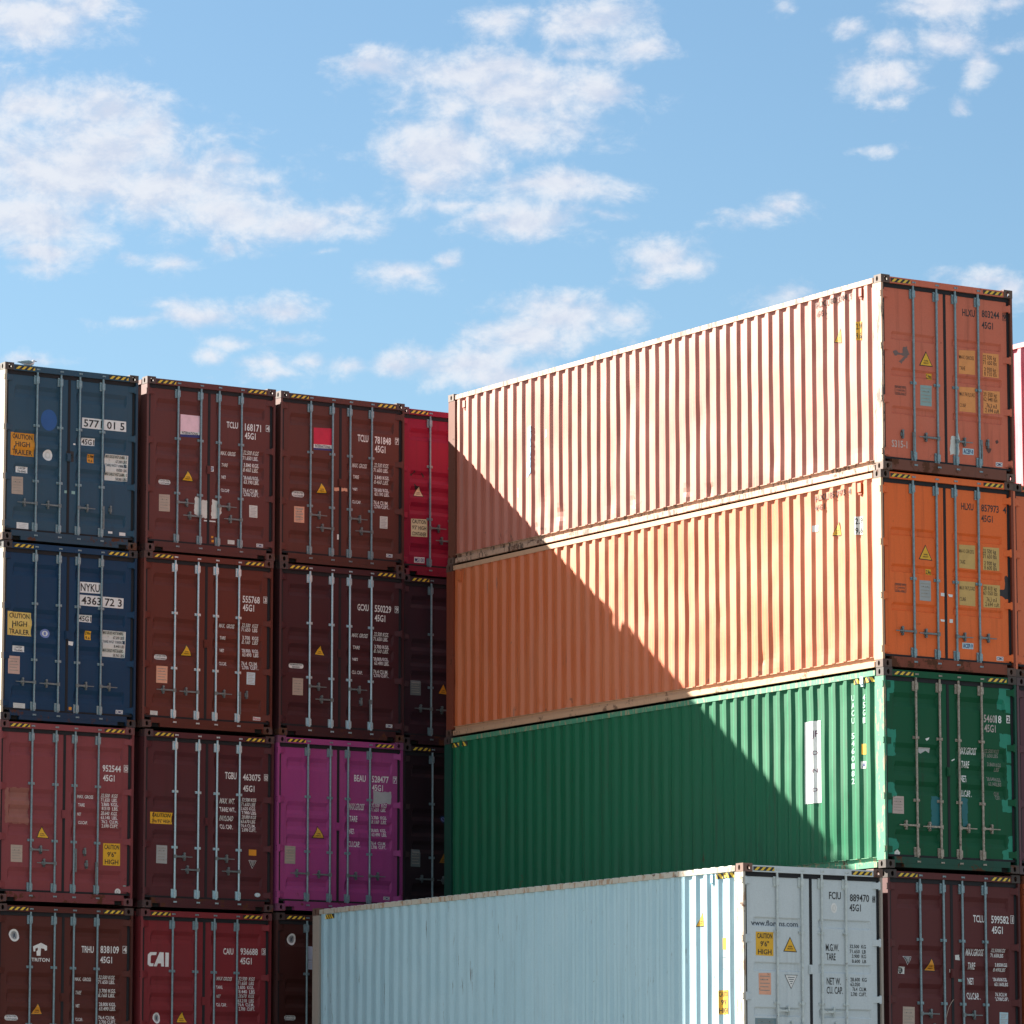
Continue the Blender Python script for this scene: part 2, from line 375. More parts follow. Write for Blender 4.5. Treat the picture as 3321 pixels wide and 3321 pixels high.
def roof_mesh():
    b = MB(); y = .075; n = 0
    prof = []
    while y < L-.08:
        prof += [(y, 2.862), (y+.06, 2.862), (y+.085, 2.883), (y+.185, 2.883), (y+.21, 2.862)]; y += .212
    prof.append((L-.075, 2.862))
    for i in range(len(prof)-1):
        (a, za), (c, zc) = prof[i], prof[i+1]
        b.face([(.0665,a,za),(W-.0665,a,za),(W-.0665,c,zc),(.0665,c,zc)])
        for x in (.0665, W-.0665): b.face([(x,a,2.80),(x,c,2.80),(x,c,zc),(x,a,za)])
    return b.mesh('roof', fix=False)
ROOF = roof_mesh()
def header_mesh():
    b = MB(); b.box(.1625, W-.1625, .004, .070, 2.7795, 2.872); return b.mesh('door_header')
HEADER = header_mesh()
def sill_mesh(notch):
    b = MB()
    if notch:
        b.box(.1625, W-.1625, .004, .060, .0765, .166)
        b.box(.330, W-.330, .006, .060, .016, .076); b.box(.1625, .180, .006, .060, .016, .076); b.box(W-.180, W-.1625, .006, .060, .016, .076)
        b.box(.1625, W-.1625, .0605, .12, .016, .166, 1)
    else:
        b.box(.1625, W-.1625, .004, .12, .014, .166)
    return b.mesh('door_sill')
SILL = [sill_mesh(0), sill_mesh(1)]
def rearframe_mesh():
    b = MB(); b.box(.1625, W-.1625, L-.07, L-.004, 2.7795, 2.872); b.box(.1625, W-.1625, L-.12, L-.004, .014, .166)
    return b.mesh('rear_frame')
REARF = rearframe_mesh()
def endwall_mesh():
    b = MB(); x = .083; xs = []
    while x < W-.083-.2:
        xs += [(x, 0), (x+.09, 0), (x+.13, .04), (x+.21, .04), (x+.25, 0)]; x += .2523
    xs.append((W-.083, 0))
    for i in range(len(xs)-1):
        b.face([(xs[i][0], L-.02-xs[i][1], .167), (xs[i][0], L-.02-xs[i][1], 2.779), (xs[i+1][0], L-.02-xs[i+1][1], 2.779), (xs[i+1][0], L-.02-xs[i+1][1], .167)])
    return b.mesh('end_wall', fix=False)
ENDW = endwall_mesh()
def floor_mesh():
    b = MB(); b.box(.076, W-.076, .13, L-.13, .13, .155)
    y = .35
    while y < L-.3: b.box(.078, W-.078, y, y+.045, .03, .1295); y += .6
    return b.mesh('floor')
FLOOR = floor_mesh()
def gasket_mesh():
    b = MB(); y0, y1 = .040, .075
    b.box(.0425, W-.0425, y0, y1, 2.716, 2.7775)
    b.box(.0425, W-.0425, y0, y1, .1665, .199)
    for a, c in ((.0425,.0865),(1.171,1.216),(2.3515,W-.0425)): b.box(a, c, y0+.004, y1, .1995, 2.7155)
    return b.mesh('door_gasket')
GASKET = gasket_mesh()
# door leaf profile: list of (z top, slope, flat, slope)
BANDS = {'A': [(2.072,.036,.070,.016),(1.532,.036,.070,.016),(.968,.036,.070,.016)],
         'B': [(2.552,.070,.070,.068),(1.820,.070,.070,.068),(1.552,.070,.070,.068),(1.272,.070,.070,.068),(.562,.070,.070,.068)],
         'W': [(2.152,.022,.090,.022),(1.522,.022,.090,.022),(.892,.022,.090,.022)]}
BDEP = {'A': .026, 'B': .034, 'W': .026}
DY = .050
LEAF = [(.087, 1.170, .200, 1.020), (1.217, 2.351, 1.322, 2.250)]
def zbreaks(ty):
    z = []
    for (t, a, f, c) in BANDS[ty]: z += [t, t-a, t-a-f, t-a-f-c]
    return z
def door_y(x, z, ty):
    k = 0 if x < 1.193 else 1
    x0, x1 = LEAF[k][2], LEAF[k][3]
    e = .030; fx = min(max((x-x0)/e, 0), max((x1-x)/e, 0), 1)
    if fx <= 0: return DY
    d = 0
    for (t, a, f, c) in BANDS[ty]:
        if z >= t or z <= t-a-f-c: continue
        if z > t-a: d = (t-z)/a
        elif z > t-a-f: d = 1
        else: d = (z-(t-a-f-c))/c
    return DY + BDEP[ty]*d*fx
def leaf_mesh(k, ty):
    x0, x1, b0, b1 = LEAF[k]; z0, z1 = .2, 2.715
    xs = [x0, b0, b0+.03, b1-.03, b1, x1]; zs = sorted([z0, z1]+zbreaks(ty))
    b = MB()
    for z in zs:
        for x in xs: b.v.append((x, door_y(x, z, ty), z))
    n = len(xs)
    for j in range(len(zs)-1):
        for i in range(n-1):
            a = j*n+i; b.f.append((a, a+1, a+n+1, a+n)); b.m.append(0)
    yb = .098
    b.face([(x0,yb,z0),(x0,yb,z1),(x1,yb,z1),(x1,yb,z0)])
    b.face([(x0,DY,z0),(x0,DY,z1),(x0,yb,z1),(x0,yb,z0)]); b.face([(x1,DY,z0),(x1,yb,z0),(x1,yb,z1),(x1,DY,z1)])
    b.face([(x0,DY,z0),(x0,yb,z0),(x1,yb,z0),(x1,DY,z0)]); b.face([(x0,DY,z1),(x1,DY,z1),(x1,yb,z1),(x0,yb,z1)])
    return b.mesh('door', fix=False)
LEAFM = {ty: [leaf_mesh(0, ty), leaf_mesh(1, ty)] for ty in 'ABW'}
RODX = (.600, 1.030, 1.375, 1.800)
MIDZ = {'A': (1.33,), 'B': (1.905, .995), 'W': (1.95, .95)}
def rod_mesh(i, ty):
    b = MB(); x = RODX[i]; y = .024
    b.tube((x,y,.10), (x,y,2.83), .0175, n=12)
    for z in (2.655, .245):
        b.box(x-.058, x+.030, .030, .0485, z-.070, z+.070); b.box(x-.026, x+.026, .0025, .0295, z-.052, z+.052)
        for dz in (-.05, .05): b.tube((x-.045,.030,z+dz), (x-.045,.022,z+dz), .010, n=6)
    for z in MIDZ[ty]:
        b.box(x-.056, x+.056, .034, .0485, z-.020, z+.020); b.box(x-.025, x+.025, .0025, .0335, z-.016, z+.016)
        for dx in (-.044,.044): b.tube((x+dx,.034,z), (x+dx,.026,z), .009, n=6)
    for z, s in ((2.825, 1), (.105, -1)):          # cam ends and keepers
        b.box(x-.030, x-.018, -.006, .0035, z-.013, z+.013); b.box(x+.018, x+.030, -.006, .0035, z-.013, z+.013)
        b.box(x-.014, x+.014, -.002, .020, z-.010*1, z+.012)
    return b.mesh('locking_rod')
RODM = {ty: [rod_mesh(i, ty) for i in range(4)] for ty in 'ABW'}
def handle_mesh(i, hx, hz, hang, ty):
    b = MB(); rx = RODX[i]; d = 1 if hx > rx else -1
    tip = hx + d*.135
    def bar(xa, xb, z, h0, h1, y0, y1):
        a, c = min(xa, xb), max(xa, xb); b.box(a, c, y0, y1, z-h0, z+h0)
    # hub and catch on the leaf
    b.box(hx-.030, hx+.030, .030, .0485, hz-.030, hz+.030)
    b.tube((hx,.010,hz+.052), (hx,.047,hz+.052), .019, n=8); b.tube((hx,.012,hz-.050), (hx,.047,hz-.050), .017, n=8)
    b.box(hx-.011, hx+.011, .012, .0295, hz-.060, hz+.066)
    if not hang:
        bar(rx+d*.018, hx-d*.020, hz, .013, .013, .006, .028); bar(hx-d*.0195, tip, hz-.002, .007, .008, .000, .0115)
        b.box(rx-.024, rx+.024, .001, .030, hz-.028, hz+.028)
    else:
        b.box(rx+d*.02-.020, rx+d*.02+.020, .001, .030, hz-.030, hz+.046)
        b.box(rx+d*.030-.012, rx+d*.030+.012, .004, .018, hz-.33, hz-.0305)
    return b.mesh('door_handle')
HUBS = {'S': ((.78,.845),(.84,.637),(1.572,.842),(1.607,.640)), 'O': ((.398,.628),(.823,.622),(1.535,.625),(1.962,.632)), 'A': ((.385,.548),(.812,.538),(1.522,.528),(1.957,.538))}
HANM = {}
def get_handle(style, i, hang):
    k = (style, i, hang)
    if k not in HANM: HANM[k] = handle_mesh(i, *HUBS[style][i], hang, style)
    return HANM[k]
def hinge_mesh(rt, z):
    b = MB()
    b.prism([(.030,.012),(.040,.004),(.062,.004),(.145,.040),(.165,.0495),(.084,.0495),(.044,.036)], z-.045, z+.045)
    b.tube((.052,.018,z-.060), (.052,.018,z+.060), .016, n=8)
    if rt: b.v = [(W-x, y, q) for x, y, q in b.v]
    return b.mesh('hinge')
HINM = {ty: [[hinge_mesh(r, z) for z in hz] for r in (0,1)] for ty, hz in (('A', HZ_A), ('B', HZ_B), ('W', HZ_B))}
def seam_plate():
    b = MB(); b.box(1.150, 1.225, .026, .0485, 1.37, 1.50); b.box(1.165, 1.21, .016, .0255, 1.39, 1.48); return b.mesh('seam_catch')
SEAM = seam_plate()

# ------------------------------------------------------------------ writing and stickers
FONT_CACHE = {}
def glyphs(s):
    if s in FONT_CACHE: return FONT_CACHE[s]
    cu = bpy.data.curves.new('text', 'FONT'); cu.body = s; cu.size = 1; cu.resolution_u = 2; cu.offset = .018
    o = bpy.data.objects.new('text', cu); COL.objects.link(o)
    me = bpy.data.meshes.new_from_object(o.evaluated_get(bpy.context.evaluated_depsgraph_get()))
    vs = [(v.co.x, v.co.y) for v in me.vertices]; fs = [tuple(p.vertices) for p in me.polygons]
    bpy.data.objects.remove(o); bpy.data.curves.remove(cu); bpy.data.meshes.remove(me)
    if not vs: r = ([], [], 1)
    else:
        x0 = min(v[0] for v in vs); x1 = max(v[0] for v in vs)
        r = ([((v[0]-x0), v[1]) for v in vs], fs, x1-x0)
    FONT_CACHE[s] = r
    return r
_h = glyphs('H'); CAP = max(v[1] for v in _h[0])
class Flat:
    """flat artwork in the (u, z) plane of a leaf or wall, wrapped onto its real profile"""
    def __init__(s): s.v = []; s.f = []; s.m = []; s.lay = []; s.mats = []
    def mi(s, k):
        if k not in s.mats: s.mats.append(k)
        return s.mats.index(k)
    def poly(s, pts, k, lay=0):
        i = len(s.v); s.v += pts; s.lay += [lay]*len(pts); s.f.append(tuple(range(i, i+len(pts)))); s.m.append(s.mi(k))
    def text(s, t, u, z, w, h, k, lay=0, sgn=1):
        vs, fs, w0 = glyphs(t)
        if not vs: return
        i = len(s.v); sx = w/max(w0, 1e-6); sz = h/CAP
        s.v += [(u+sgn*x*sx, z+y*sz) for x, y in vs]; s.lay += [lay]*len(vs)
        m = s.mi(k)
        for f in fs: s.f.append(tuple(i+a for a in f)); s.m.append(m)
    def build(s, name, wrap, cuts, axis, parent):
        """cuts: breakpoints along u (axis 0) or z (axis 1)"""
        bm = bmesh.new(); vv = [bm.verts.new((p[0], p[1], l)) for p, l in zip(s.v, s.lay)]
        for f, m in zip(s.f, s.m):
            try: bf = bm.faces.new([vv[a] for a in f]); bf.material_index = m
            except ValueError: pass
        lo = min(p[axis] for p in s.v); hi = max(p[axis] for p in s.v)
        jobs = [(axis, c) for c in cuts if lo+1e-4 < c < hi-1e-4]
        if axis == 1 and jobs:
            l0 = min(p[0] for p in s.v); h0 = max(p[0] for p in s.v)
            jobs += [(0, c) for lf in LEAF for c in (lf[2], lf[2]+.03, lf[3]-.03, lf[3]) if l0+1e-4 < c < h0-1e-4]
        for ax, c in jobs:
            bmesh.ops.bisect_plane(bm, geom=list(bm.verts)+list(bm.edges)+list(bm.faces), dist=1e-6, plane_co=(c,0,0) if ax == 0 else (0,c,0), plane_no=(1,0,0) if ax == 0 else (0,1,0))
        me = bpy.data.meshes.new(name); 
        for v in bm.verts: v.co = wrap(v.co.x, v.co.y, v.co.z)
        bm.to_mesh(me); bm.free()
        for k in s.mats: me.materials.append(ink(k))
        o = bpy.data.objects.new(name, me); COL.objects.link(o); o.parent = parent
        return o
def ellipse(cx, cz, rx, rz, n=20): return [(cx+rx*math.cos(2*math.pi*k/n), cz+rz*math.sin(2*math.pi*k/n)) for k in range(n)]
def sticker(fl, name, col, P, lines, tc, sgn):
    pts = [(P[i], P[i+1]) for i in range(0, len(P), 2)]
    if name in ('paint_patch', 'tape_patch', 'rust_patch', 'scrape_mark', 'spray_paint') and not lines:
        rj = random.Random(len(pts)*31+int(abs(pts[0][0])*1000)); q = []
        for k in range(len(pts)):
            a, b = pts[k], pts[(k+1) % len(pts)]; ln_ = math.hypot(b[0]-a[0], b[1]-a[1]); m = max(1, int(ln_/.030))
            for t in range(m):
                j = min(.011, ln_*.12); q.append((a[0]+(b[0]-a[0])*t/m + rj.uniform(-j, j), a[1]+(b[1]-a[1])*t/m + rj.uniform(-j, j)))
        pts = q
    us = [p[0] for p in pts]; zs = [p[1] for p in pts]
    u0, u1, z0, z1 = min(us), max(us), min(zs), max(zs); w, h = u1-u0, z1-z0; cu, cz = (u0+u1)/2, (z0+z1)/2
    ln = [l for l in lines if l[0] not in '@~=']; eq = [l for l in lines if l == '==']
    if name == 'warning_triangle':
        c = (sum(us)/3, sum(zs)/3)
        fl.poly(pts, 'K'); fl.poly([(c[0]+(x-c[0])*.84, c[1]+(z-c[1])*.84) for x, z in pts], col, 1)
        for k, t in enumerate(('SUPER', 'HEAVY')):
            tw = w*(.30+.10*k); fl.text(t, c[0]-sgn*tw/2, c[1]-h*(.02+.15*k), tw, h*.085, 'K', 2, sgn)
        return
    if name == 'hazard_triangle':
        fl.poly(pts, 'W' if col == 'K' else 'K'); c = (sum(us)/3, sum(zs)/3)
        fl.poly([(c[0]+(x-c[0])*.88, c[1]+(z-c[1])*.88) for x, z in pts], col, 1)
        for k in range(4):
            ww = w*(.52-.13*k); zz = z1-h*(.16+.14*k)
            fl.poly([(c[0]-ww/2, zz-h*.05), (c[0]+ww/2, zz-h*.05), (c[0]+ww/2, zz), (c[0]-ww/2, zz)], 'W' if col == 'K' else 'K3', 2)
        return
    if col[0] == 'F':
        t = .007; k = tc if col != 'F3' else 'K4'
        for a, b_, c_, d in ((u0,u1,z0,z0+t),(u0,u1,z1-t,z1),(u0,u0+t,z0+t,z1-t),(u1-t,u1,z0+t,z1-t)): fl.poly([(a,c_),(b_,c_),(b_,d),(a,d)], k)
        tc = k
    elif '@o' in lines: fl.poly(ellipse(cu, cz, w/2, h/2), col)
    elif '@r' in lines:
        r = h/2; fl.poly([(u1-r+r*math.cos(a), cz+r*math.sin(a)) for a in [math.pi*(-.5+k/8) for k in range(9)]] + [(u0+r+r*math.cos(a), cz+r*math.sin(a)) for a in [math.pi*(.5+k/8) for k in range(9)]], col)
    else: fl.poly(pts, col)
    if '@d' in lines:
        fl.poly(ellipse(cu, cz, w*.33, h*.34), 'G', 1)
        for q, sl in ((-.1,.3),(.08,.34),(0,.2)): fl.poly([(cu+w*(q-.04), cz-h*sl*.7), (cu+w*(q+.04), cz-h*sl*.7), (cu+w*(q+.07), cz+h*sl*.7), (cu+w*q, cz+h*sl*.8)], 'K3', 2)
    if '@o' in lines and '@d' not in lines and name == 'round_sticker':
        fl.poly(ellipse(cu, cz, w*.30, h*.30), {'W': 'C', 'V2': 'W', 'L': 'W', 'V3': 'V2'}.get(col, 'C'), 1)
        fl.poly(ellipse(cu, cz, w*.14, h*.20), col, 2)
    if eq:
        for k in range(len(eq)*2+1):
            zz = z1-h*(k+1)/(len(eq)*2+2); a = (.12, .2, .16)[k % 3]
            fl.poly([(u0+w*a, zz-h*.035), (u1-w*(.1+.12*((k*7) % 3)), zz-h*.035), (u1-w*(.1+.12*((k*7) % 3)), zz+h*.02), (u0+w*a, zz+h*.02)], 'G2' if col in ('W','C','C2','L','L2') else 'T' if col != 'T' else 'G3', 1)
    n = len(ln)
    for k, t in enumerate(ln):
        rd = 1.0/n; lh = h*rd*(.62 if n > 1 else .68); zz = z1-h*rd*(k+.5)-lh/2
        g = glyphs(t); nat = g[2]/CAP*lh
        tw = min(w*.86, nat*(1.0 if n > 1 else 1.05)) if name not in ('number_plate','size_plate') else w*.92
        if name == 'weight_sheet':
            tw = w*(.92 if t[0] in 'MT' else .45); ux = (u0+w*.03) if t[0] in 'MT' else (u1-w*.06-tw)
        else: ux = (u0+(w-tw)/2)
        if sgn < 0: ux = u0+u1-ux
        fl.text(t, ux, zz, tw, lh, tc, 1, sgn)
    if name == 'data_plate':
        for k in range(5):
            zz = z1-h*(.16+.16*k); fl.poly([(u0+w*.12, zz-h*.02), (u1-w*(.12+.1*(k % 2)), zz-h*.02), (u1-w*(.12+.1*(k % 2)), zz+h*.018), (u0+w*.12, zz+h*.018)], 'G3' if col != 'G3' else 'T', 1)
        for sx in (.32, .68): fl.poly(ellipse(u0+w*sx, z1-h*.3, .006, .006, 8), 'K', 2)
STEP = .0022
def door_decals(items, leaves, ty):
    cuts = zbreaks(ty) + []
    wrap = lambda x, z, l: Vector((x, door_y(x, z, ty) - STEP*(l+1), z))
    let = {}
    for e in items:
        if e[0] == 't':
            _, col, s, u, z, w, h = e
            k = 0 if u < 1.193 else 1
            let.setdefault((k, 'container_number' if h > .062 and z > 1.95 else 'weight_lettering'), Flat()).text(s, u, z, w, h, col)
        else:
            _, name, col, P, lines, tc = e
            if name == 'check_digit':
                fl = let.setdefault((1, 'container_number'), Flat()); sticker(fl, name, col, P, lines, tc, 1)
            else:
                fl = Flat(); sticker(fl, name, col, P, lines, tc, 1)
                u = sum(P[0::2])/(len(P)//2)
                fl.build(name, wrap, cuts, 1, leaves[0 if u < 1.193 else 1])
    for (k, nm), fl in let.items(): fl.build(nm, wrap, cuts, 1, leaves[k])
YCUTS = [Y0+PER*(k+f) for k in range(NP) for f in (0,)+FR[:3]]
def side_decals(items, panel, mats):
    wrap = lambda y, z, l: Vector((corr_x(y)-.004-STEP*(l+1), y, z))
    let = Flat()
    for e in items:
        if e[0] == 't':
            _, col, s, u, z, w, h = e; let.text(s, u, z, w, h, col, 0 if col[0] != 'M' else 1, -1)
        elif e[1] == 'vent_box':
            us, zs = e[3][0::2], e[3][1::2]; b = MB()
            b.box(.0035, .050, min(us)+.01, max(us)-.01, min(zs)+.02, max(zs)); b.box(.018, .050, min(us)+.015, max(us)-.015, min(zs)-.015, min(zs)+.0195)
            link('vent', b.mesh('vent'), mats[e[2]], panel)
        else:
            _, name, col, P, lines, tc = e; fl = Flat(); sticker(fl, name, col, P, lines, tc, -1)
            fl.build(name, wrap, YCUTS, 0, panel)
    if let.v: let.build('side_lettering', wrap, YCUTS, 0, panel)
def hazard(fl, u0, u1, z0, z1, n=3, lean=.055):
    fl.poly([(u0,z0),(u1,z0),(u1,z1),(u0,z1)], 'K')
    st = (u1-u0)/(n+.6)
    for k in range(n+1):
        a = u0+st*(k+.15); b = min(a+st*.5, u1)
        if b-a < .01: continue
        c = min(b+lean, u1); d = min(a+lean, u1)
        fl.poly([(a,z0+.003),(b,z0+.003),(c,z1-.003),(d,z1-.003)], 'Y4', 1)
INK['Y4'] = (.74,.50,.05)
HAZC = {}
def header_stripes(parent):
    for a, b in ((.178,.540),(1.888,2.250)):
        if a not in HAZC:
            fl = Flat(); hazard(fl, a, b, 2.796, 2.852)
            o = fl.build('hazard_stripe', lambda x, z, l: Vector((x, .004-.0018*(l+1), z)), (), 1, parent); HAZC[a] = o.data
        else:
            o = bpy.data.objects.new('hazard_stripe', HAZC[a]); COL.objects.link(o); o.parent = parent

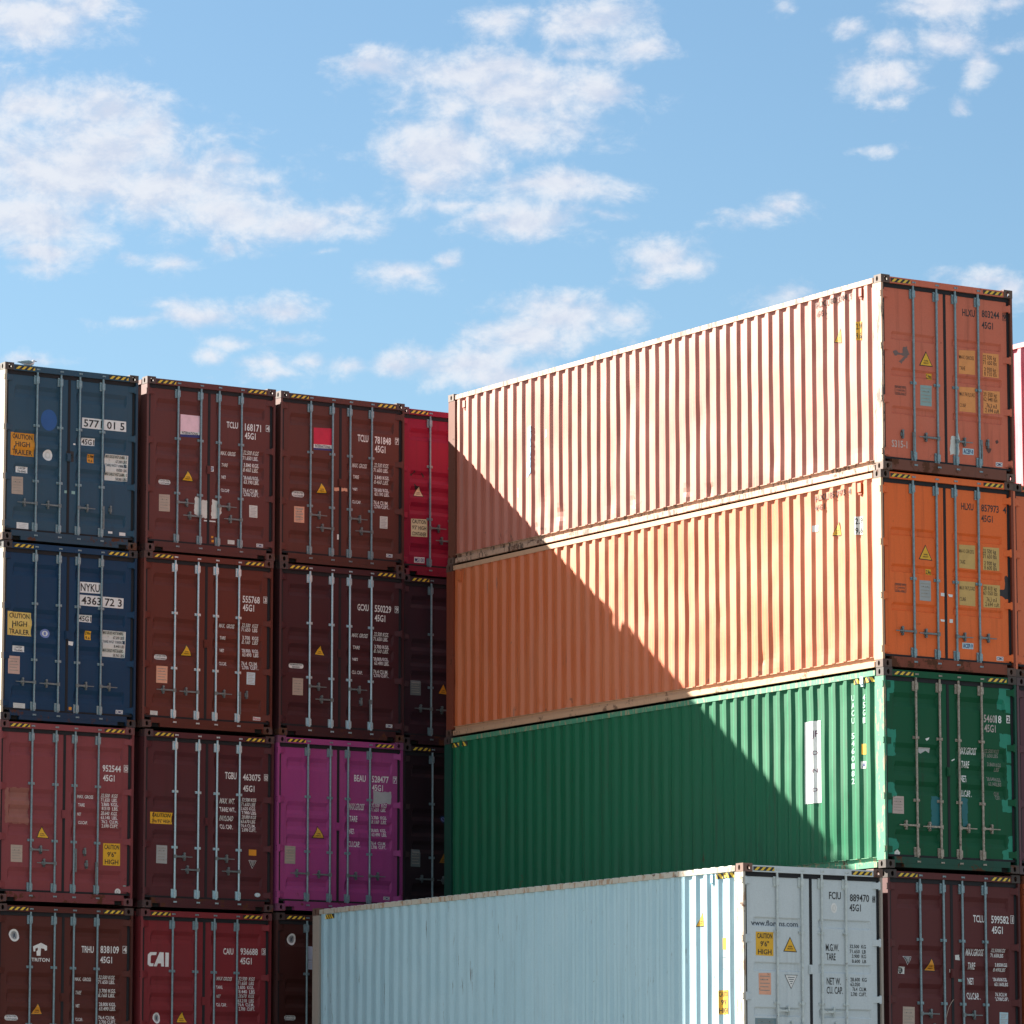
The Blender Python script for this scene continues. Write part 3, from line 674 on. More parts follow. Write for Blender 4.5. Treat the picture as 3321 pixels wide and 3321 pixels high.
DECALS = {'B1T1': {'d': [('q', 'paint_patch', 'B', [0.68, 2.167, 0.969, 2.194, 0.974, 1.87, 0.686, 1.843], ['@o'], 'K'), ('q', 'number_plate', 'W', [1.431, 2.118, 2.24, 2.121, 2.243, 1.949, 1.431, 1.947], ['5771 01 5'], 'K'),
                ('q', 'size_plate', 'W', [1.434, 1.786, 1.676, 1.791, 1.678, 1.67, 1.436, 1.663], ['45G1'], 'K'), ('q', 'caution_sticker', 'O', [0.144, 1.764, 0.578, 1.77, 0.579, 1.391, 0.145, 1.39], ['CAUTION', 'HIGH', 'TRAILER'], 'K'),
                ('q', 'round_sticker', 'W', [0.74, 1.535, 0.912, 1.531, 0.915, 1.352, 0.744, 1.351], ['@o'], 'K'), ('q', 'tag', 'W', [1.276, 1.677, 1.315, 1.677, 1.315, 1.65, 1.276, 1.65], [], 'K'),
                ('q', 'lock_box', 'K', [1.152, 1.543, 1.286, 1.543, 1.286, 1.37, 1.152, 1.37], [], 'K'), ('q', 'lock_tag', 'N', [1.179, 1.493, 1.274, 1.493, 1.274, 1.43, 1.179, 1.43], [], 'K'),
                ('q', 'height_sticker', 'O', [1.546, 1.525, 1.664, 1.526, 1.666, 1.384, 1.548, 1.383], ['2.9M', '9.6'], 'K'),
                ('q', 'weight_sheet', 'C', [1.864, 1.556, 2.288, 1.557, 2.273, 1.13, 1.871, 1.124], ['MAX GROSS WGT 30.480KGS', '67.200 LBS', 'TARE WGT 3.980KGS', '8.820 LBS', 'MAX CARGO WGT 26.480KGS', '58.380 LBS'], 'K'),
                ('q', 'label_sticker', 'W', [0.257, 1.217, 0.469, 1.216, 0.468, 1.115, 0.258, 1.116], ['J ACEP', 'TS-0045'], 'K'), ('q', 'data_plate', 'T', [0.172, 1.038, 0.376, 1.044, 0.381, 0.76, 0.175, 0.757], [], 'K'),
                ('q', 'label_sticker', 'W', [0.273, 0.302, 0.485, 0.3, 0.487, 0.199, 0.275, 0.199], ['=='], 'K'), ('q', 'tag', 'N', [1.126, 0.891, 1.195, 0.891, 1.195, 0.845, 1.126, 0.845], [], 'K'),
                ('q', 'tag', 'N', [1.257, 0.89, 1.321, 0.89, 1.321, 0.841, 1.257, 0.841], [], 'K'), ('q', 'tag', 'W', [1.934, 0.283, 2.013, 0.283, 2.013, 0.247, 1.934, 0.247], [], 'K'),
                ('q', 'tag', 'W', [2.14, 0.28, 2.252, 0.28, 2.252, 0.227, 2.14, 0.227], [], 'K')]},
 'B1T2': {'d': [('q', 'number_plate', 'W', [1.414, 2.323, 1.789, 2.327, 1.787, 2.15, 1.412, 2.147], ['NYKU'], 'K'), ('q', 'number_plate', 'W', [1.412, 2.112, 2.215, 2.105, 2.212, 1.935, 1.413, 1.936], ['4363 72 3'], 'K'),
                ('q', 'size_plate', 'W', [1.412, 1.785, 1.648, 1.788, 1.645, 1.67, 1.411, 1.673], ['45G1'], 'K'), ('q', 'caution_sticker', 'Y2', [0.118, 1.756, 0.553, 1.754, 0.554, 1.372, 0.12, 1.371], ['CAUTION', 'HIGH', 'TRAILER'], 'K'),
                ('q', 'round_sticker', 'V2', [0.72, 1.509, 0.891, 1.511, 0.893, 1.367, 0.723, 1.364], ['@o'], 'K'), ('q', 'tag', 'W', [1.174, 1.49, 1.219, 1.49, 1.219, 1.447, 1.174, 1.447], [], 'K'),
                ('q', 'tag', 'W', [1.203, 1.34, 1.307, 1.333, 1.298, 1.267, 1.199, 1.279], [], 'K'), ('q', 'height_sticker', 'Y', [1.526, 1.53, 1.636, 1.528, 1.636, 1.383, 1.526, 1.385], ['2.9m', '9.6'], 'K'),
                ('q', 'weight_sheet', 'C', [1.841, 1.561, 2.265, 1.557, 2.25, 1.129, 1.839, 1.133], ['MAX GROSS WGT 30.480KGS', '67.200 LBS', 'TARE WGT 3.830KGS', '8.440 LBS', 'MAX CARGO WGT 26.650KGS', '58.760 LBS'], 'K'),
                ('q', 'label_sticker', 'W', [0.231, 1.209, 0.439, 1.208, 0.438, 1.111, 0.23, 1.111], ['J ACEP', 'TS-0045'], 'K'), ('q', 'data_plate', 'P2', [0.141, 1.036, 0.349, 1.035, 0.349, 0.748, 0.142, 0.749], [], 'K'),
                ('q', 'label_sticker', 'C', [0.242, 0.283, 0.455, 0.279, 0.455, 0.18, 0.242, 0.183], ['=='], 'K'), ('q', 'tag', 'O', [1.241, 0.272, 1.294, 0.272, 1.294, 0.221, 1.241, 0.221], [], 'K'),
                ('q', 'maker_label', 'W', [2.097, 0.272, 2.226, 0.27, 2.224, 0.209, 2.095, 0.211], ['CIMC'], 'V')]},
 'B1T3': {'d': [('t', 'W', '952544', 1.885, 2.163, 0.333, 0.102), ('t', 'W', '45G1', 1.895, 2.007, 0.21, 0.1), ('q', 'check_digit', 'F', [2.273, 2.283, 2.348, 2.283, 2.348, 2.167, 2.273, 2.167], ['0'], 'W'),
                ('t', 'W', 'MAX. GROSS', 1.449, 1.711, 0.289, 0.053), ('t', 'W', '32.500  KGS', 1.876, 1.745, 0.301, 0.056), ('t', 'W', '71.650  LBS.', 1.877, 1.676, 0.301, 0.056), ('t', 'W', 'TARE', 1.451, 1.575, 0.117, 0.051),
                ('t', 'W', '3.860  KGS.', 1.878, 1.604, 0.301, 0.056), ('t', 'W', '8.510  LBS.', 1.879, 1.536, 0.301, 0.053), ('t', 'W', 'NET', 1.453, 1.431, 0.07, 0.046), ('t', 'W', '28.640  KGS.', 1.88, 1.46, 0.301, 0.056),
                ('t', 'W', '63.140  LBS.', 1.881, 1.392, 0.301, 0.053), ('t', 'W', 'CU.CAP.', 1.455, 1.292, 0.169, 0.049), ('t', 'W', '76.2  CU.M.', 1.882, 1.323, 0.301, 0.053), ('t', 'W', '2.690 CUFT.', 1.883, 1.253, 0.301, 0.056),
                ('q', 'warning_triangle', 'Y', [0.818, 1.234, 0.937, 1.032, 0.706, 1.038], [], 'K'), ('q', 'data_plate', 'T', [0.255, 0.909, 0.462, 0.908, 0.462, 0.636, 0.258, 0.637], [], 'K'),
                ('q', 'caution_sticker', 'Y', [1.913, 0.999, 2.222, 1.003, 2.225, 0.645, 1.913, 0.644], ['CAUTION', '9\'6"', 'HIGH'], 'K'), ('q', 'paint_patch', 'R2', [0.134, 1.821, 0.566, 1.824, 0.571, 1.244, 0.144, 1.255], [], 'K'),
                ('q', 'round_sticker', 'W', [2.133, 0.278, 2.242, 0.278, 2.242, 0.17, 2.133, 0.17], ['@o', '+'], 'V'), ('q', 'tag', 'N', [2.284, 0.332, 2.34, 0.332, 2.34, 0.294, 2.284, 0.294], [], 'K')]},
 'B1T4': {'d': [('t', 'W', 'TRHU', 1.529, 2.162, 0.218, 0.103), ('t', 'W', '838109', 1.869, 2.165, 0.336, 0.111), ('t', 'W', '45G1', 1.868, 2.004, 0.214, 0.101),
                ('q', 'check_digit', 'F', [2.273, 2.286, 2.348, 2.286, 2.348, 2.168, 2.273, 2.168], ['4'], 'W'), ('t', 'W', 'MAX.  GROSS', 1.432, 1.708, 0.29, 0.055), ('t', 'W', '32.500 KGS.', 1.852, 1.746, 0.302, 0.057),
                ('t', 'W', '71.650 LBS.', 1.853, 1.672, 0.302, 0.057), ('t', 'W', 'TARE', 1.436, 1.492, 0.103, 0.055), ('t', 'W', '3.700 KGS.', 1.855, 1.53, 0.302, 0.057), ('t', 'W', '8.160 LBS.', 1.856, 1.459, 0.302, 0.057),
                ('t', 'W', 'NET', 1.439, 1.284, 0.067, 0.048), ('t', 'W', '28.800 KGS.', 1.858, 1.314, 0.302, 0.057), ('t', 'W', '63.490 LBS.', 1.859, 1.243, 0.302, 0.057), ('t', 'W', 'CU.CAP.', 1.443, 1.067, 0.129, 0.05),
                ('t', 'W', '76.4 CU.M.', 1.861, 1.103, 0.302, 0.055), ('t', 'W', '2.700 CUFT.', 1.863, 1.032, 0.302, 0.055), ('q', 'round_sticker', 'W', [0.24, 2.496, 0.416, 2.502, 0.419, 2.305, 0.244, 2.3], ['@o', '@d'], 'K'),
                ('t', 'W', 'TRITON', 0.634, 1.995, 0.323, 0.057),
                ('q', 'logo_mark', 'W', [0.658, 2.233, 0.8, 2.294, 0.909, 2.247, 0.91, 2.179, 0.874, 2.168, 0.858, 2.2, 0.802, 2.207, 0.793, 2.088, 0.727, 2.086, 0.721, 2.155, 0.746, 2.178, 0.745, 2.215, 0.704, 2.2, 0.7, 2.154, 0.669, 2.153], [],
                 'K'),
                ('q', 'warning_triangle', 'O', [0.76, 1.342, 0.866, 1.155, 0.646, 1.15], [], 'K'), ('q', 'label_sticker', 'W', [0.174, 1.133, 0.415, 1.138, 0.411, 1.057, 0.173, 1.051], ['@r', 'CORTEN STEEL', 'CONTAINER'], 'K')]},
 'B2T1': {'d': [('q', 'banner', 'I', [0.653, 2.321, 1.015, 2.321, 1.016, 2.049, 0.654, 2.037], [], 'K'), ('q', 'banner_strip', 'W', [0.654, 2.037, 1.016, 2.049, 1.017, 2.001, 0.654, 1.987], ['INTERNATIONAL'], 'K'),
                ('q', 'banner_strip', 'V', [0.654, 1.987, 1.017, 2.001, 1.017, 1.955, 0.652, 1.944], [], 'K'), ('t', 'W', 'TCLU', 1.526, 2.177, 0.216, 0.102), ('t', 'W', '168171', 1.874, 2.161, 0.308, 0.116),
                ('t', 'W', '45G1', 1.873, 2.02, 0.206, 0.107), ('q', 'check_digit', 'F', [2.275, 2.283, 2.348, 2.283, 2.348, 2.175, 2.275, 2.175], ['4'], 'W'), ('t', 'W', 'MAX. GROSS', 1.436, 1.715, 0.279, 0.063),
                ('t', 'W', '32.500 KGS', 1.856, 1.757, 0.291, 0.063), ('t', 'W', '71.650 LBS.', 1.857, 1.67, 0.291, 0.063), ('t', 'W', 'TARE', 1.438, 1.517, 0.117, 0.053), ('t', 'W', '3.840 KGS.', 1.858, 1.546, 0.291, 0.063),
                ('t', 'W', '8.460 LBS.', 1.859, 1.472, 0.291, 0.063), ('t', 'W', 'NET', 1.44, 1.312, 0.084, 0.053), ('t', 'W', '28.660 KGS.', 1.86, 1.336, 0.291, 0.063), ('t', 'W', '63.190 LBS.', 1.861, 1.261, 0.291, 0.063),
                ('t', 'W', 'CU.CAP', 1.443, 1.096, 0.161, 0.053), ('t', 'W', '76.4 CU.M.', 1.863, 1.124, 0.291, 0.063), ('t', 'W', '2.700 CUFT.', 1.863, 1.056, 0.291, 0.06),
                ('q', 'warning_triangle', 'Y', [0.807, 1.402, 0.923, 1.213, 0.694, 1.218], [], 'K'), ('q', 'label_sticker', 'W', [0.272, 1.203, 0.495, 1.208, 0.496, 1.131, 0.273, 1.127], ['@r', 'CORTEN STEEL', 'CONTAINER'], 'K'),
                ('q', 'data_plate', 'T', [0.267, 0.952, 0.471, 0.959, 0.472, 0.677, 0.269, 0.673], [], 'K'),
                ('q', 'tape_patch', 'C', [0.94, 0.965, 1.015, 0.957, 1.029, 0.915, 1.165, 0.926, 1.184, 0.865, 1.183, 0.721, 1.168, 0.624, 1.046, 0.619, 0.93, 0.676], [], 'K'),
                ('q', 'tape_patch', 'C', [1.268, 0.944, 1.36, 0.937, 1.437, 0.838, 1.446, 0.742, 1.358, 0.625, 1.26, 0.617, 1.248, 0.774], [], 'K'), ('q', 'tag', 'W', [1.114, 0.591, 1.332, 0.591, 1.332, 0.57, 1.114, 0.57], [], 'K'),
                ('q', 'certificate', 'C', [1.969, 0.91, 2.125, 0.909, 2.127, 0.706, 1.971, 0.708], ['==', '==', '=='], 'K'), ('q', 'label_sticker', 'C', [1.566, 0.293, 1.694, 0.293, 1.694, 0.226, 1.566, 0.226], ['=='], 'K'),
                ('q', 'maker_label', 'W', [2.112, 0.273, 2.239, 0.273, 2.239, 0.217, 2.112, 0.217], ['CIMC'], 'V'), ('q', 'tag', 'O', [1.253, 0.335, 1.291, 0.335, 1.291, 0.302, 1.253, 0.302], [], 'K'),
                ('q', 'tag', 'O', [1.259, 0.271, 1.303, 0.271, 1.303, 0.231, 1.259, 0.231], [], 'K'), ('q', 'tag', 'W', [1.185, 1.498, 1.286, 1.499, 1.287, 1.413, 1.186, 1.411], ['ACEP'], 'V')]},
 'B2T2': {'d': [('t', 'W', '555768', 1.88, 2.173, 0.328, 0.11), ('t', 'W', '45G1', 1.887, 2.034, 0.213, 0.108), ('q', 'check_digit', 'F', [2.276, 2.296, 2.348, 2.296, 2.348, 2.185, 2.276, 2.185], ['3'], 'W'),
                ('t', 'W', 'MAX.  GROSS', 1.455, 1.729, 0.288, 0.062), ('t', 'W', '32.500  KGS', 1.879, 1.763, 0.306, 0.06), ('t', 'W', '71.650  LBS', 1.879, 1.694, 0.306, 0.06), ('t', 'W', 'TARE', 1.457, 1.529, 0.108, 0.052),
                ('t', 'W', '3.700  KGS', 1.881, 1.555, 0.306, 0.06), ('t', 'W', '8.160  LBS', 1.882, 1.486, 0.306, 0.06), ('t', 'W', 'NET', 1.459, 1.32, 0.081, 0.052), ('t', 'W', '28.800  KGS', 1.883, 1.342, 0.306, 0.06),
                ('t', 'W', '63.490  LBS', 1.884, 1.273, 0.306, 0.06), ('t', 'W', 'CU.CAP.', 1.462, 1.103, 0.141, 0.055), ('t', 'W', '76.4  CU.M.', 1.885, 1.13, 0.306, 0.06), ('t', 'W', '2.700  CUFT.', 1.886, 1.061, 0.306, 0.06),
                ('q', 'warning_triangle', 'Y', [0.838, 1.408, 0.948, 1.211, 0.722, 1.21], [], 'K'), ('q', 'label_sticker', 'W', [0.25, 1.206, 0.484, 1.205, 0.48, 1.124, 0.248, 1.123], ['@r', 'CORTEN STEEL', 'CONTAINER'], 'K'),
                ('q', 'data_plate', 'P', [0.276, 1.016, 0.484, 1.018, 0.48, 0.739, 0.275, 0.738], [], 'K'), ('q', 'certificate', 'C2', [1.971, 1.016, 2.132, 1.014, 2.126, 0.811, 1.968, 0.813], ['==', '==', '=='], 'K'),
                ('q', 'label_sticker', 'C', [0.172, 0.275, 0.307, 0.274, 0.306, 0.205, 0.17, 0.207], ['=='], 'K'), ('q', 'maker_label', 'W', [2.098, 0.282, 2.238, 0.278, 2.236, 0.223, 2.096, 0.224], ['Florens'], 'J')]},
 'B2T3': {'d': [('t', 'W', 'TGBU', 1.535, 2.16, 0.217, 0.111), ('t', 'W', '463075', 1.874, 2.153, 0.333, 0.104), ('t', 'W', '45G1', 1.879, 1.969, 0.215, 0.099),
                ('q', 'check_digit', 'F', [2.276, 2.269, 2.348, 2.269, 2.348, 2.161, 2.276, 2.161], ['0'], 'W'), ('t', 'W', 'MAX. WT.', 1.45, 1.754, 0.282, 0.083), ('t', 'W', '32.500 KGS', 1.859, 1.802, 0.27, 0.057),
                ('t', 'W', '71.650 LBS', 1.859, 1.731, 0.27, 0.054), ('t', 'W', 'TARE WT.', 1.451, 1.618, 0.298, 0.075), ('t', 'W', '3.620 KGS', 1.86, 1.662, 0.27, 0.054), ('t', 'W', '7.980 LBS', 1.861, 1.592, 0.269, 0.054),
                ('t', 'W', 'PAYLOAD', 1.453, 1.472, 0.254, 0.078), ('t', 'W', '28.880 KGS', 1.862, 1.521, 0.269, 0.054), ('t', 'W', '63.670 LBS', 1.862, 1.45, 0.269, 0.054), ('t', 'W', 'CU. CAP.', 1.455, 1.335, 0.238, 0.073),
                ('t', 'W', '76.4 CU.M.', 1.863, 1.379, 0.269, 0.054), ('t', 'W', '2.698 CUFT.', 1.864, 1.308, 0.269, 0.057), ('q', 'caution_sticker', 'Y', [0.149, 1.553, 0.564, 1.553, 0.561, 1.366, 0.149, 1.366], ['CAUTION', '2.9m 9\'6" HIGH'], 'K'),
                ('q', 'data_plate', 'G', [0.271, 1.019, 0.47, 1.016, 0.468, 0.721, 0.269, 0.725], [], 'K'), ('q', 'label_sticker', 'O', [1.997, 1.016, 2.14, 1.016, 2.14, 0.918, 1.997, 0.918], [], 'K'),
                ('q', 'hazard_triangle', 'K', [1.996, 0.841, 2.143, 0.835, 2.063, 0.7], ['~2'], 'K'), ('q', 'round_sticker', 'L', [2.113, 0.31, 2.223, 0.31, 2.223, 0.239, 2.113, 0.239], ['@o'], 'K')]},
 'B2T4': {'d': [('t', 'W', 'CAIU', 1.554, 2.205, 0.188, 0.098), ('t', 'W', '936688', 1.875, 2.21, 0.327, 0.103), ('t', 'W', '45G1', 1.871, 2.055, 0.216, 0.103),
                ('q', 'check_digit', 'F', [2.276, 2.32, 2.348, 2.32, 2.348, 2.214, 2.276, 2.214], ['3'], 'W'), ('t', 'W', 'MAX GROSS', 1.438, 1.779, 0.285, 0.056), ('t', 'W', '32.500  KGS', 1.847, 1.787, 0.303, 0.056),
                ('t', 'W', '71.650  LBS', 1.848, 1.717, 0.303, 0.056), ('t', 'W', 'TARE', 1.44, 1.642, 0.118, 0.051), ('t', 'W', '3.830  KGS.', 1.848, 1.649, 0.303, 0.054), ('t', 'W', '8.440  LBS', 1.849, 1.577, 0.302, 0.056),
                ('t', 'W', 'NET', 1.442, 1.497, 0.075, 0.049), ('t', 'W', '28.670  KGS.', 1.85, 1.507, 0.302, 0.054), ('t', 'W', '63.210  LBS', 1.851, 1.432, 0.302, 0.056), ('t', 'W', 'CU. CAP.', 1.443, 1.357, 0.193, 0.054),
                ('t', 'W', '76.4  CU.M.', 1.851, 1.367, 0.302, 0.054), ('t', 'W', '2.700  CUFT.', 1.852, 1.297, 0.302, 0.054),
                ('q', 'logo_mark', 'W', [0.158, 2.16, 0.205, 2.201, 0.321, 2.202, 0.311, 2.156, 0.227, 2.153, 0.212, 2.134, 0.208, 2.027, 0.224, 2.019, 0.266, 2.02, 0.256, 1.973, 0.193, 1.971, 0.155, 2.003], [], 'K'),
                ('q', 'logo_mark', 'W', [0.266, 1.974, 0.374, 2.204, 0.448, 2.201, 0.456, 1.974, 0.404, 1.975, 0.4, 2.024, 0.345, 2.024, 0.324, 1.973], [], 'K'),
                ('q', 'logo_mark', 'W', [0.48, 2.202, 0.544, 2.199, 0.541, 1.972, 0.478, 1.972], [], 'K'), ('q', 'round_sticker', 'W', [0.276, 1.229, 0.408, 1.232, 0.405, 1.056, 0.279, 1.054], ['@o', '@d'], 'K'),
                ('q', 'warning_triangle', 'Y', [0.81, 1.266, 0.91, 1.076, 0.688, 1.071], [], 'K')]},
 'B3T1': {'d': [('q', 'banner', 'J', [0.668, 2.333, 1.025, 2.349, 1.027, 2.062, 0.671, 2.053], [], 'K'), ('q', 'banner_strip', 'W', [0.671, 2.053, 1.027, 2.062, 1.027, 2.001, 0.671, 1.989], ['INTERNATIONAL'], 'K'),
                ('q', 'banner_strip', 'V', [0.671, 1.989, 1.027, 2.001, 1.027, 1.967, 0.671, 1.956], [], 'K'), ('t', 'W', 'TCLU', 1.532, 2.18, 0.211, 0.115), ('t', 'W', '781848', 1.871, 2.173, 0.321, 0.119),
                ('t', 'W', '45G1', 1.874, 2.022, 0.208, 0.114), ('q', 'check_digit', 'F', [2.274, 2.304, 2.348, 2.304, 2.348, 2.188, 2.274, 2.188], ['7'], 'W'), ('t', 'W', 'MAX. GROSS', 1.445, 1.732, 0.285, 0.066),
                ('t', 'W', '32.500 KGS.', 1.869, 1.769, 0.289, 0.064), ('t', 'W', '71.650 LBS.', 1.869, 1.691, 0.289, 0.064), ('t', 'W', 'TARE', 1.446, 1.534, 0.115, 0.059), ('t', 'W', '3.840 KGS.', 1.87, 1.56, 0.289, 0.061),
                ('t', 'W', '8.460 LBS.', 1.871, 1.485, 0.289, 0.061), ('t', 'W', 'NET', 1.448, 1.331, 0.09, 0.047), ('t', 'W', '28.660 KGS.', 1.871, 1.35, 0.289, 0.061), ('t', 'W', '63.190 LBS.', 1.872, 1.277, 0.289, 0.059),
                ('t', 'W', 'CU.CAP.', 1.449, 1.115, 0.174, 0.052), ('t', 'W', '76.4 CU.M.', 1.873, 1.131, 0.289, 0.063), ('t', 'W', '2.700 CUFT.', 1.873, 1.062, 0.288, 0.059),
                ('q', 'warning_triangle', 'Y', [0.838, 1.424, 0.951, 1.232, 0.723, 1.223], [], 'K'), ('q', 'label_sticker', 'W', [0.272, 1.218, 0.508, 1.228, 0.505, 1.139, 0.273, 1.131], ['@r', 'CORTEN STEEL', 'CONTAINER'], 'K'),
                ('q', 'data_plate', 'P', [0.299, 0.966, 0.496, 0.969, 0.497, 0.697, 0.299, 0.695], ['==', '==', '==', '=='], 'K'), ('q', 'tape_patch', 'P', [1.08, 1.351, 1.338, 1.359, 1.339, 1.3, 1.081, 1.293], [], 'K'),
                ('q', 'tag', 'W', [1.138, 0.555, 1.193, 0.555, 1.193, 0.467, 1.138, 0.467], [], 'K'), ('q', 'certificate', 'C', [1.98, 0.932, 2.133, 0.934, 2.13, 0.727, 1.977, 0.725], ['==', '==', '=='], 'K'),
                ('q', 'maker_label', 'W', [2.108, 0.299, 2.232, 0.298, 2.23, 0.24, 2.107, 0.241], ['CIMC'], 'V')]},
 'B3T2': {'d': [('t', 'W', 'GCXU', 1.538, 2.19, 0.218, 0.107), ('t', 'W', '550229', 1.877, 2.188, 0.324, 0.113), ('t', 'W', '45G1', 1.878, 2.029, 0.207, 0.109),
                ('q', 'check_digit', 'F', [2.273, 2.308, 2.348, 2.308, 2.348, 2.195, 2.273, 2.195], ['9'], 'W'), ('t', 'W', 'MAX. GROSS', 1.45, 1.736, 0.305, 0.062), ('t', 'W', '32.500 KGS.', 1.871, 1.778, 0.289, 0.062),
                ('t', 'W', '71.650 LBS.', 1.872, 1.702, 0.289, 0.062), ('t', 'W', 'TARE', 1.452, 1.529, 0.136, 0.057), ('t', 'W', '3.700 KGS.', 1.873, 1.567, 0.289, 0.059), ('t', 'W', '8.160 LBS.', 1.873, 1.496, 0.289, 0.057),
                ('t', 'W', 'NET', 1.453, 1.332, 0.105, 0.048), ('t', 'W', '28.800 KGS.', 1.874, 1.362, 0.289, 0.059), ('t', 'W', '63.490 LBS.', 1.874, 1.288, 0.289, 0.06), ('t', 'W', 'CU. CAP.', 1.454, 1.112, 0.207, 0.057),
                ('t', 'W', '76.4 CU.M.', 1.875, 1.148, 0.289, 0.06), ('t', 'W', '2.700 CUFT.', 1.875, 1.084, 0.289, 0.055), ('q', 'warning_triangle', 'Y', [0.827, 1.557, 0.922, 1.375, 0.713, 1.385], [], 'K'),
                ('q', 'label_sticker', 'W', [0.228, 1.216, 0.514, 1.216, 0.51, 1.139, 0.227, 1.138], ['@r', 'PERMANENTLY', 'REPAIRED'], 'K'), ('q', 'data_plate', 'T', [0.287, 0.968, 0.489, 0.969, 0.487, 0.687, 0.286, 0.685], [], 'K'),
                ('q', 'maker_label', 'W', [2.107, 0.298, 2.234, 0.295, 2.233, 0.238, 2.106, 0.241], ['CIMC'], 'V')]},
 'B3T3': {'d': [('t', 'W', 'BEAU', 1.504, 2.209, 0.226, 0.106), ('t', 'W', '528477', 1.85, 2.211, 0.33, 0.105), ('t', 'W', '45G1', 1.855, 2.068, 0.213, 0.1),
                ('q', 'check_digit', 'F', [2.265, 2.325, 2.34, 2.325, 2.34, 2.208, 2.265, 2.208], ['7'], 'W'), ('t', 'W', 'MAX.GROSS', 1.415, 1.734, 0.295, 0.102), ('t', 'W', '32.500  KGS', 1.848, 1.792, 0.297, 0.06),
                ('t', 'W', '71.650  LBS.', 1.849, 1.723, 0.297, 0.056), ('t', 'W', 'TARE', 1.416, 1.531, 0.156, 0.097), ('t', 'W', '3.700  KGS.', 1.85, 1.589, 0.297, 0.055), ('t', 'W', '8.160  LBS.', 1.85, 1.517, 0.297, 0.056),
                ('t', 'W', 'NET', 1.417, 1.326, 0.106, 0.087), ('t', 'W', '28.800  KGS.', 1.851, 1.377, 0.296, 0.055), ('t', 'W', '63.490  LBS.', 1.851, 1.305, 0.296, 0.056), ('t', 'W', 'CU.CAP.', 1.419, 1.112, 0.225, 0.094),
                ('t', 'W', '76.4  CU.M.', 1.852, 1.163, 0.296, 0.053), ('t', 'W', '2.700  CUFT.', 1.852, 1.097, 0.296, 0.055), ('q', 'tape_patch', 'G2', [1.876, 2.053, 2.231, 2.06, 2.23, 1.863, 1.873, 1.86], [], 'K'),
                ('q', 'warning_triangle', 'Y3', [0.818, 1.432, 0.945, 1.224, 0.695, 1.226], [], 'K'), ('q', 'data_plate', 'G3', [0.177, 1.077, 0.38, 1.074, 0.377, 0.782, 0.174, 0.782], [], 'K'),
                ('q', 'maker_label', 'C', [2.087, 0.303, 2.207, 0.3, 2.205, 0.247, 2.085, 0.25], ['CIMC'], 'V')]},
 'B3T4': {'d': [('q', 'round_sticker', 'W', [0.247, 2.562, 0.411, 2.563, 0.412, 2.373, 0.249, 2.373], ['@o', '@d'], 'K'), ('q', 'banner', 'L2', [0.632, 2.362, 0.72, 2.36, 0.716, 2.139, 0.634, 2.142], [], 'K'),
                ('q', 'label_sticker', 'L2', [0.634, 2.133, 0.716, 2.135, 0.717, 1.981, 0.635, 1.983], ['=='], 'K'), ('q', 'label_sticker', 'W', [0.19, 1.22, 0.422, 1.221, 0.42, 1.142, 0.188, 1.141], ['@r', 'CORTEN STEEL', 'CONTAINER'], 'K')]},
 'B4T1': {'d': [('q', 'warning_triangle', 'A', [0.391, 1.562, 0.501, 1.378, 0.283, 1.375], [], 'K'), ('q', 'caution_sticker', 'H', [0.233, 0.98, 0.557, 0.991, 0.558, 0.685, 0.234, 0.676], ['CAUTION', '9\'5" HIGH', 'CONTAINER'], 'K'),
                ('q', 'label_sticker', 'W', [0.299, 0.325, 0.505, 0.331, 0.504, 0.232, 0.298, 0.227], ['M5100'], 'V'), ('q', 'scrape_mark', 'K2', [0.224, 1.731, 0.297, 1.823, 0.317, 1.799, 0.252, 1.725], [], 'K'),
                ('q', 'scrape_mark', 'K2', [0.426, 1.8, 0.466, 1.786, 0.518, 1.731, 0.49, 1.72], [], 'K'), ('q', 'scrape_mark', 'K2', [0.288, 1.582, 0.387, 1.548, 0.407, 1.507, 0.328, 1.483], [], 'K')]},
 'B4T2': {'d': [('q', 'warning_triangle', 'O', [0.861, 1.089, 0.949, 0.887, 0.747, 0.899], [], 'K'), ('q', 'data_plate', 'G5', [0.2, 1.103, 0.409, 1.102, 0.406, 0.852, 0.198, 0.85], [], 'K')]},
 'B4T3': {'d': [('q', 'warning_triangle', 'O2', [0.847, 1.098, 0.982, 0.909, 0.733, 0.909], [], 'K'), ('q', 'data_plate', 'G5', [0.19, 1.128, 0.378, 1.126, 0.375, 0.832, 0.187, 0.835], [], 'K'),
                ('q', 'round_sticker', 'V3', [0.778, 1.722, 0.904, 1.721, 0.905, 1.594, 0.778, 1.598], ['@o'], 'K')]},
 'C1': {'d': [('t', 'K', 'HLXU', 1.529, 2.434, 0.234, 0.104), ('t', 'K', '803244', 1.894, 2.451, 0.326, 0.104), ('t', 'K', '45G1', 1.891, 2.28, 0.209, 0.101),
              ('q', 'check_digit', 'F2', [2.281, 2.551, 2.348, 2.551, 2.348, 2.433, 2.281, 2.433], ['9'], 'K'), ('q', 'text_panel', 'Q', [1.454, 1.907, 1.754, 1.926, 1.751, 1.561, 1.447, 1.554], [], 'K'),
              ('q', 'text_panel', 'Q', [1.899, 1.906, 2.197, 1.915, 2.194, 1.553, 1.893, 1.552], [], 'K'), ('q', 'text_panel', 'Q', [1.452, 1.355, 1.752, 1.369, 1.749, 0.993, 1.448, 0.989], [], 'K'),
              ('q', 'text_panel', 'Q', [1.897, 1.342, 2.208, 1.354, 2.21, 1.018, 1.893, 0.996], [], 'K'), ('t', 'K', 'MAX GROSS', 1.458, 1.78, 0.272, 0.055), ('t', 'K', 'TARE', 1.461, 1.614, 0.107, 0.055),
